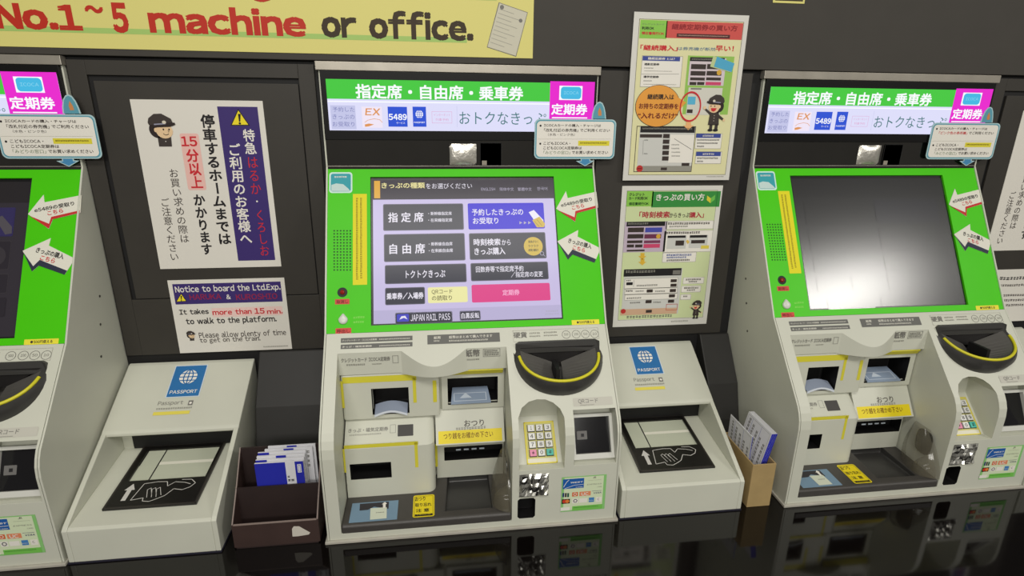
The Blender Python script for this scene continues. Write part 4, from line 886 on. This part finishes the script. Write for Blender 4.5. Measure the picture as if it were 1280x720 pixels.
# ticket poster (lower)
F = Flat(*front(YP)); F.crop(0, 0, 1); F.sheet((778, 232.5), (882.8, 404.6), P('poster_white2', (218, 216, 208)), 0.0014)
cB = (750, 220, 3.6); F.crop(*cB); LG = P('pale_lime', (208, 220, 168))
F.rect((122, 68), (462, 634), LG, 1); F.frame((122, 66), (462, 636), 0.0006, PGREY, 2); F.rect((122, 68), (236, 136), P('lime', (140, 200, 80)), 2); F.rect((236, 70), (536, 138), P('deep_green', (54, 142, 62)), 2)
F.text('クレジット', (132, 76), (200, 90), PBLACK, 3, 0.03); F.text('カード利用OK', (130, 93), (214, 107), PBLACK, 3, 0.03); F.text('領収書発行OK', (130, 118), (218, 131), P('dk_green2', (24, 70, 24)), 3, 0.03)
F.text('きっぷの買い方', (254, 80), (468, 110), WHITE, 3, 0.02); F.poly([(482, 88), (498, 100), (496, 122), (480, 108)], P('leaf_yel', (220, 206, 60)), 3); F.poly([(518, 84), (498, 100), (496, 122), (516, 106)], P('leaf_grn', (110, 190, 80)), 3)
F.text('「時刻検索', (178, 160), (312, 188), P('mag_red', (176, 40, 60)), 2, 0.03); F.text('からきっぷ', (314, 166), (402, 186), PBROWN, 2, 0.02); F.text('購入」', (404, 162), (466, 188), P('mag_red', (176, 40, 60)), 2, 0.03)
F.rect((113, 206), (290, 340), P('shot_lav', (196, 180, 196)), 3); F.rect((120, 206), (292, 224), PBLACK, 4); F.scrib((126, 210), (220, 218), LGREY, 5)
for x, y, x2, y2, m in ((126, 232, 196, 252, PBROWN), (204, 232, 278, 252, P('mini_blue', (70, 76, 170))), (124, 262, 194, 280, PBROWN), (200, 262, 274, 280, P('mini_mag', (110, 50, 80))), (122, 290, 190, 301, PBROWN), (198, 290, 270, 301, P('mini_mag2', (120, 60, 90))), (121, 308, 152, 321, PBROWN), (158, 308, 190, 321, PBROWN), (196, 306, 268, 322, P('mini_pink', (206, 70, 110))), (120, 332, 200, 338, PBROWN)): F.rect((x, y), (x2, y2), m, 4)
F.circ((262, 271), 10, P('mini_gold', (216, 170, 60)), 6)
def bub(p, q): F.rr(p, q, WHITE, 3, 0.003); F.frame((p[0] + 1, p[1] + 1), (q[0] - 1, q[1] - 1), 0.0005, PGREY, 4)
bub((298, 202), (508, 238)); F.scrib((306, 208), (500, 217), PBROWN, 5); F.scrib((312, 222), (400, 230), LGREY, 5)
bub((290, 246), (498, 340)); F.scrib((298, 250), (460, 259), PBROWN, 5); F.rect((304, 268), (384, 326), P('shot_grey', (206, 206, 200)), 5); F.rect((304, 268), (384, 277), PBLACK, 6); F.rect((340, 290), (376, 312), PBROWN, 6); F.rect((404, 266), (480, 322), P('shot_grey', (206, 206, 200)), 5); F.rect((404, 266), (480, 276), PBLACK, 6); F.rect((410, 288), (470, 302), PBROWN, 6); F.rect((454, 312), (488, 326), P('tag_yel', (226, 206, 80)), 6); F.poly([(386, 292), (394, 286), (402, 296), (394, 306)], P('peach2', (226, 190, 90)), 6)
bub((282, 344), (430, 386)); F.scrib((300, 350), (415, 358), P('link', (60, 90, 170)), 5); F.scrib((300, 362), (390, 369), P('link', (60, 90, 170)), 5); F.scrib((300, 374), (410, 381), PBROWN, 5)
for y in (346, 372): F.poly([(182, y), (200, y), (200, y + 14), (208, y + 14), (190, y + 30), (172, y + 14), (182, y + 14)], P('gold_arrow', (222, 180, 60)), 3)
F.rect((110, 420), (350, 618), P('shot_grey', (206, 206, 200)), 3); F.rect((108, 420), (364, 446), PBLACK, 4); F.scrib((116, 424), (250, 434), LGREY, 5); F.rect((328, 424), (360, 442), PGREY, 5)
for y, y2 in ((462, 502), (506, 528), (532, 552)): F.rect((112, y), (346, y2), WHITE, 4); F.frame((112, y), (346, y2), 0.0005, PGREY, 5)
for x, y in ((318, 464), (317, 484), (314, 508), (210, 510), (310, 532), (306, 556), (205, 558)): F.rr((x, y), (x + 26, y + 13), PBROWN, 6, 0.001)
F.scrib((118, 466), (140, 473), PBLACK, 6); F.rr((118, 478), (146, 490), PBLACK, 6, 0.001); F.line((152, 468), (150, 498), 0.0006, PGREY, 6); F.scrib((165, 488), (260, 494), PGREY, 6); F.scrib((116, 512), (150, 520), PBLACK, 6); F.scrib((160, 514), (200, 520), PGREY, 6); F.scrib((248, 514), (295, 520), PGREY, 6); F.scrib((120, 545), (190, 551), PGREY, 6); F.scrib((135, 566), (185, 572), PGREY, 6); F.scrib((240, 564), (275, 570), PGREY, 6)
F.rect((92, 600), (344, 618), P('peach_bar', (206, 170, 140)), 5); F.circ((104, 608), 11, P('stamp_red', (190, 50, 46)), 6); F.rr((206, 602), (232, 614), PBROWN, 6, 0.001); F.frame((298, 576), (346, 602), 0.0010, P('stamp_red', (190, 50, 46)), 6)
for p, q in (((374, 456), (466, 484)), ((366, 494), (452, 522)), ((362, 532), (408, 556))): bub(p, q); F.scrib((p[0] + 12, p[1] + 5), (q[0] - 10, p[1] + 12), PBROWN, 5); F.scrib((p[0] + 25, p[1] + 15), (q[0] - 25, p[1] + 22), PBROWN, 5) if q[1] - p[1] > 26 else None
F.scrib((120, 628), (330, 634), PGREY, 3); F.scrib((320, 650), (400, 655), LGREY, 1)
u, v = F.at((434, 585)); attendant(F, u, v, 0.0150, 'full', -1, 5)
done(F, 'ticket_poster', 'lower of two framed posters between machines, green heading and screen pictures', 'poster', 'how-to-buy posters between the machines')
# notice behind the right machine
F = Flat(*front(YP)); F.metric(); F.slab(1.505, 0.262, 1.78, 0.402, P('poster_white', (226, 222, 212)), 0.001)
F.scrib((1.575, 0.374), (1.75, 0.384), PBLACK, 1)
for k, (x0_, x1_) in enumerate(((1.540, 1.745), (1.530, 1.56), (1.540, 1.75), (1.545, 1.75), (1.535, 1.745), (1.545, 1.66))): F.scrib((x0_, 0.357 - 0.0135 * k), (x1_, 0.364 - 0.0135 * k), PBROWN, 1)
done(F, 'small_notice', 'white notice of small black print behind the right machine at the photo edge', 'sign')
# yellow banner
F = Flat(*front(0.2972)); c1, c2 = (0, 0, 3.5556), (340, 0, 3.5556)
BY = P('banner_yellow', (222, 214, 128)); F.crop(0, 0, 1); F.metric(); F.slab(-1.05, 0.8672, 0.4135, 1.06, BY, 0.001)
F.rect((-1.04, 0.8925), (0.2840, 0.9015), P('banner_green', (166, 200, 110)), 1)
BR_ = P('banner_red', (190, 42, 22)); BK = P('banner_dark', (56, 42, 22)); F.crop(*c1)
F.text('No.1', (-38, 10), (372, 138), BR_, 2, 0.05); F.text('~', (372, 22), (462, 60), BR_, 2, 0.045); F.text('5', (484, 10), (580, 148), BR_, 2, 0.05)
F.text('machine', (648, 20), (155, 165), BR_, 2, 0.05, c=c1, c2=c2); F.crop(*c2); F.text('or office.', (213, 36), (896, 184), BK, 2, 0.05)
F.crop(*c1); a = F.at((1120, 8)); d = F.at((1215, 8)); e = (a[0] + d[0]) / 2; F.metric(); F.text('g', (e - 0.018, a[1]), (e + 0.018, a[1] + 0.056), BR_, 2, 0.05)
F.crop(*c2); F.rect((860, -4), (1000, 3), P('banner_green', (166, 200, 110)), 1)
F.poly([(1008, 10), (1137, 55), (1085, 252), (955, 210)], PGREY, 2); F.poly([(1011, 14), (1134, 57), (1083, 248), (958, 208)], P('mini_ticket', (204, 200, 180)), 3)
for k in range(9):
    t = k / 9; F.line((1012 - 48 * t, 40 + 165 * t), (1075 - 48 * t + (30 if k % 2 else 0), 62 + 165 * t + (10 if k % 2 else 0)), 0.0007, LGREY, 4)
F.circ((1105, 92), 8, PGREY, 4); F.circ((1022, 32), 9, PGREY, 4)
done(F, 'wall_banner', 'yellow banner with large red and black English words along the top of the wall', 'banner')
F = Flat(*front(0.2972)); F.crop(0, 0, 1); u, v = F.at((966, 3.2)); u2, v2 = F.at((1006, 1.0)); F.metric(); F.slab(u, v, u2, 1.06, BY, 0.001); F.rect((u + 0.004, v + 0.004), (u2 - 0.004, v + 0.007), BK, 1)
done(F, 'hanging_slip', 'bottom edge of a yellow slip on the wall at the top, right of the posters', 'paper slip')

# ------------------------------------------------------------------ brown leaflet box
BX0, BX1 = -0.1650, -0.0140; t_ = 0.0030
LX = empty('leaflet_box', ((BX0 + BX1) / 2, 0.05, 0), 'dark brown stepped box holding blue leaflets, left of the middle machine', 'box')
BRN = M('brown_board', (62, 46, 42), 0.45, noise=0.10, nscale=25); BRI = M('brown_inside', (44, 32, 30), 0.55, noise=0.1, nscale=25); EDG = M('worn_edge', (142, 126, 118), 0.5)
sp = [(0.004, 0.0003), (0.004, 0.0520), (0.0500, 0.1030), (0.0930, 0.1560), (0.0930, 0.0003)]
b = MB(); b.box(BX0, BX1, 0.004, 0.093, 0.0003, 0.0030, BRI); b.build('bottom', LX)
for x in (BX0, BX1 - t_):
    b = MB(); b.px(x, x + t_, sp, BRN); o = b.build('side', LX)
b = MB(); b.box(BX0 + t_, BX1 - t_, 0.004, 0.007, 0.003, 0.0515, BRN); b.box(BX0 + t_, BX1 - t_, 0.0038, 0.0072, 0.0507, 0.0522, EDG); b.build('front', LX)
b = MB(); b.box(BX0 + t_, BX1 - t_, 0.0900, 0.0930, 0.003, 0.1560, BRI); b.build('back', LX)
b = MB(); b.box(BX0 + t_, BX1 - t_, 0.0440, 0.0465, 0.003, 0.1010, BRI); b.build('divider', LX)
b = MB()
for x in (BX0, BX1 - t_):
    b = MB(); b.tube([(x + t_ / 2, 0.0045, 0.0525), (x + t_ / 2, 0.050, 0.1032), (x + t_ / 2, 0.0925, 0.1562)], 0.0012, EDG); b.build('edge_trim', LX)
F = Flat(*front(0.0036)); F.crop(275, 540, 4.5); F.poly([(405, 545), (415, 530), (445, 530), (508, 565), (500, 576), (440, 586), (408, 588)], P('torn_white', (206, 200, 188)), 1); F.mb.build('torn_sticker', LX)
# leaflets in the brown box
LBLUE = P('leaflet_blue', (38, 44, 168)); LWH = P('leaflet_white', (222, 222, 226))
specs = [(-0.1275, 0.0505, 0.146, 0), (-0.1268, 0.0570, 0.149, 1), (-0.1262, 0.0635, 0.1525, 2), (-0.1256, 0.0700, 0.156, 1), (-0.1150, 0.0765, 0.158, 2), (-0.1105, 0.0830, 0.160, 2)]
lab = ['front blue leaflet with a white stripe, in the brown box', 'second leaflet from the front in the brown box, blue left corner', 'third leaflet from the front in the brown box, white top', 'fourth leaflet from the front in the brown box, blue upper corner', 'fifth leaflet from the front in the brown box, shifted to the right', 'rearmost leaflet in the brown box, farthest right and tallest']
for i, (x, y, hgt, st) in enumerate(specs):
    F = Flat(*front(y)); F.metric(); wd = 0.086
    F.slab(x, 0.0035, x + wd, hgt, LWH, 0.0035)
    if st == 0:
        F.rect((x, 0.004), (x + 0.054, hgt), LBLUE, 1); F.rect((x + 0.071, 0.004), (x + wd, hgt), LBLUE, 1); F.rr((x + 0.075, hgt - 0.024), (x + 0.082, hgt - 0.006), LWH, 2, 0.001); F.frame((x + 0.0765, hgt - 0.022), (x + 0.0805, hgt - 0.008), 0.0006, LBLUE, 3)
        F.scrib((x + 0.056, hgt - 0.042), (x + 0.069, hgt - 0.036), PBLACK, 2); F.scrib((x + 0.056, hgt - 0.034), (x + 0.062, hgt - 0.029), PBLACK, 2)
    elif st == 1: F.rect((x, 0.004), (x + 0.020, hgt), LBLUE, 1)
    else:
        for k in range(4): F.scrib((x + 0.070, hgt - 0.012 - 0.010 * k), (x + wd - 0.002, hgt - 0.006 - 0.010 * k), PGREY, 1)
        F.rect((x + 0.034, hgt - 0.010), (x + 0.052, hgt), LBLUE, 1)
    o = done(F, 'leaflet', lab[i], 'leaflet', 'leaflets in the brown box')
# ------------------------------------------------------------------ kraft box and its leaflets
KX0, KX1 = 0.8285, 0.8785
KB = empty('cardboard_box', (0.854, 0.04, 0), 'narrow tan cardboard box holding leaflets, left of the right machine', 'box')
KM = M('kraft', (168, 143, 96), 0.75, noise=0.07, nscale=30); KE = M('kraft_edge', (134, 108, 70), 0.8)
for nm, q in (('front', (KX0, KX1, 0.0060, 0.0085, 0.0003, 0.1005)), ('back', (KX0, KX1, 0.1255, 0.1280, 0.0003, 0.1005)), ('side', (KX0, KX0 + 0.0025, 0.0085, 0.1255, 0.0003, 0.1005)), ('side', (KX1 - 0.0025, KX1, 0.0085, 0.1255, 0.0003, 0.1005)), ('bottom', (KX0 + 0.0025, KX1 - 0.0025, 0.0085, 0.1255, 0.0003, 0.0028))):
    b = MB(); b.box(*q, KM); b.build(nm, KB, 0.0006)
def leaf(name, x, tilt, y0, y1, hgt, th, label):
    n = Vector((-math.cos(tilt), 0, math.sin(tilt)))
    up = Vector((math.sin(tilt), 0, math.cos(tilt)))
    F = Flat(Vector((x, y1, 0.0034)), (0, -1, 0), up)
    F.metric(); L = y1 - y0
    F.slab(0, 0, L, hgt, LWH, th)
    for k in range(5): F.scrib((0.010 + 0.016 * k, hgt * 0.12), (0.018 + 0.016 * k, hgt * 0.95 - 0.006 * k), PGREY, 1, vertical=True)
    F.line((0.022, hgt * 0.1), (0.022, hgt * 0.97), 0.0006, LBLUE, 1); F.line((0.056, hgt * 0.1), (0.056, hgt * 0.97), 0.0006, LBLUE, 1)
    F.frame((0.004, 0.004), (L - 0.004, hgt - 0.004), 0.0005, LGREY, 1)
    G = Flat(F.p3(L, 0, 0), -F.N, up, F.mb).metric(); G.face([(0, 0), (th, 0), (th, hgt), (0, hgt)], LBLUE, 0.5)
    return done(F, name, label, 'leaflet', 'leaflets in the cardboard box')
leaf('leaflet', 0.8325, 0.0, 0.0290, 0.1180, 0.147, 0.0012, 'single white leaflet upright at the left side of the cardboard box')
for i in range(4):
    leaf('leaflet', 0.8440 + 0.0031 * i, 0.195, 0.0290, 0.1190, 0.1535, 0.0028, ['foremost of the thick leaning leaflets in the cardboard box, its printed face showing', 'second of the leaning leaflets in the cardboard box, behind the printed face', 'third of the leaning leaflets in the cardboard box', 'last of the leaning leaflets in the cardboard box, nearest the right machine'][i])
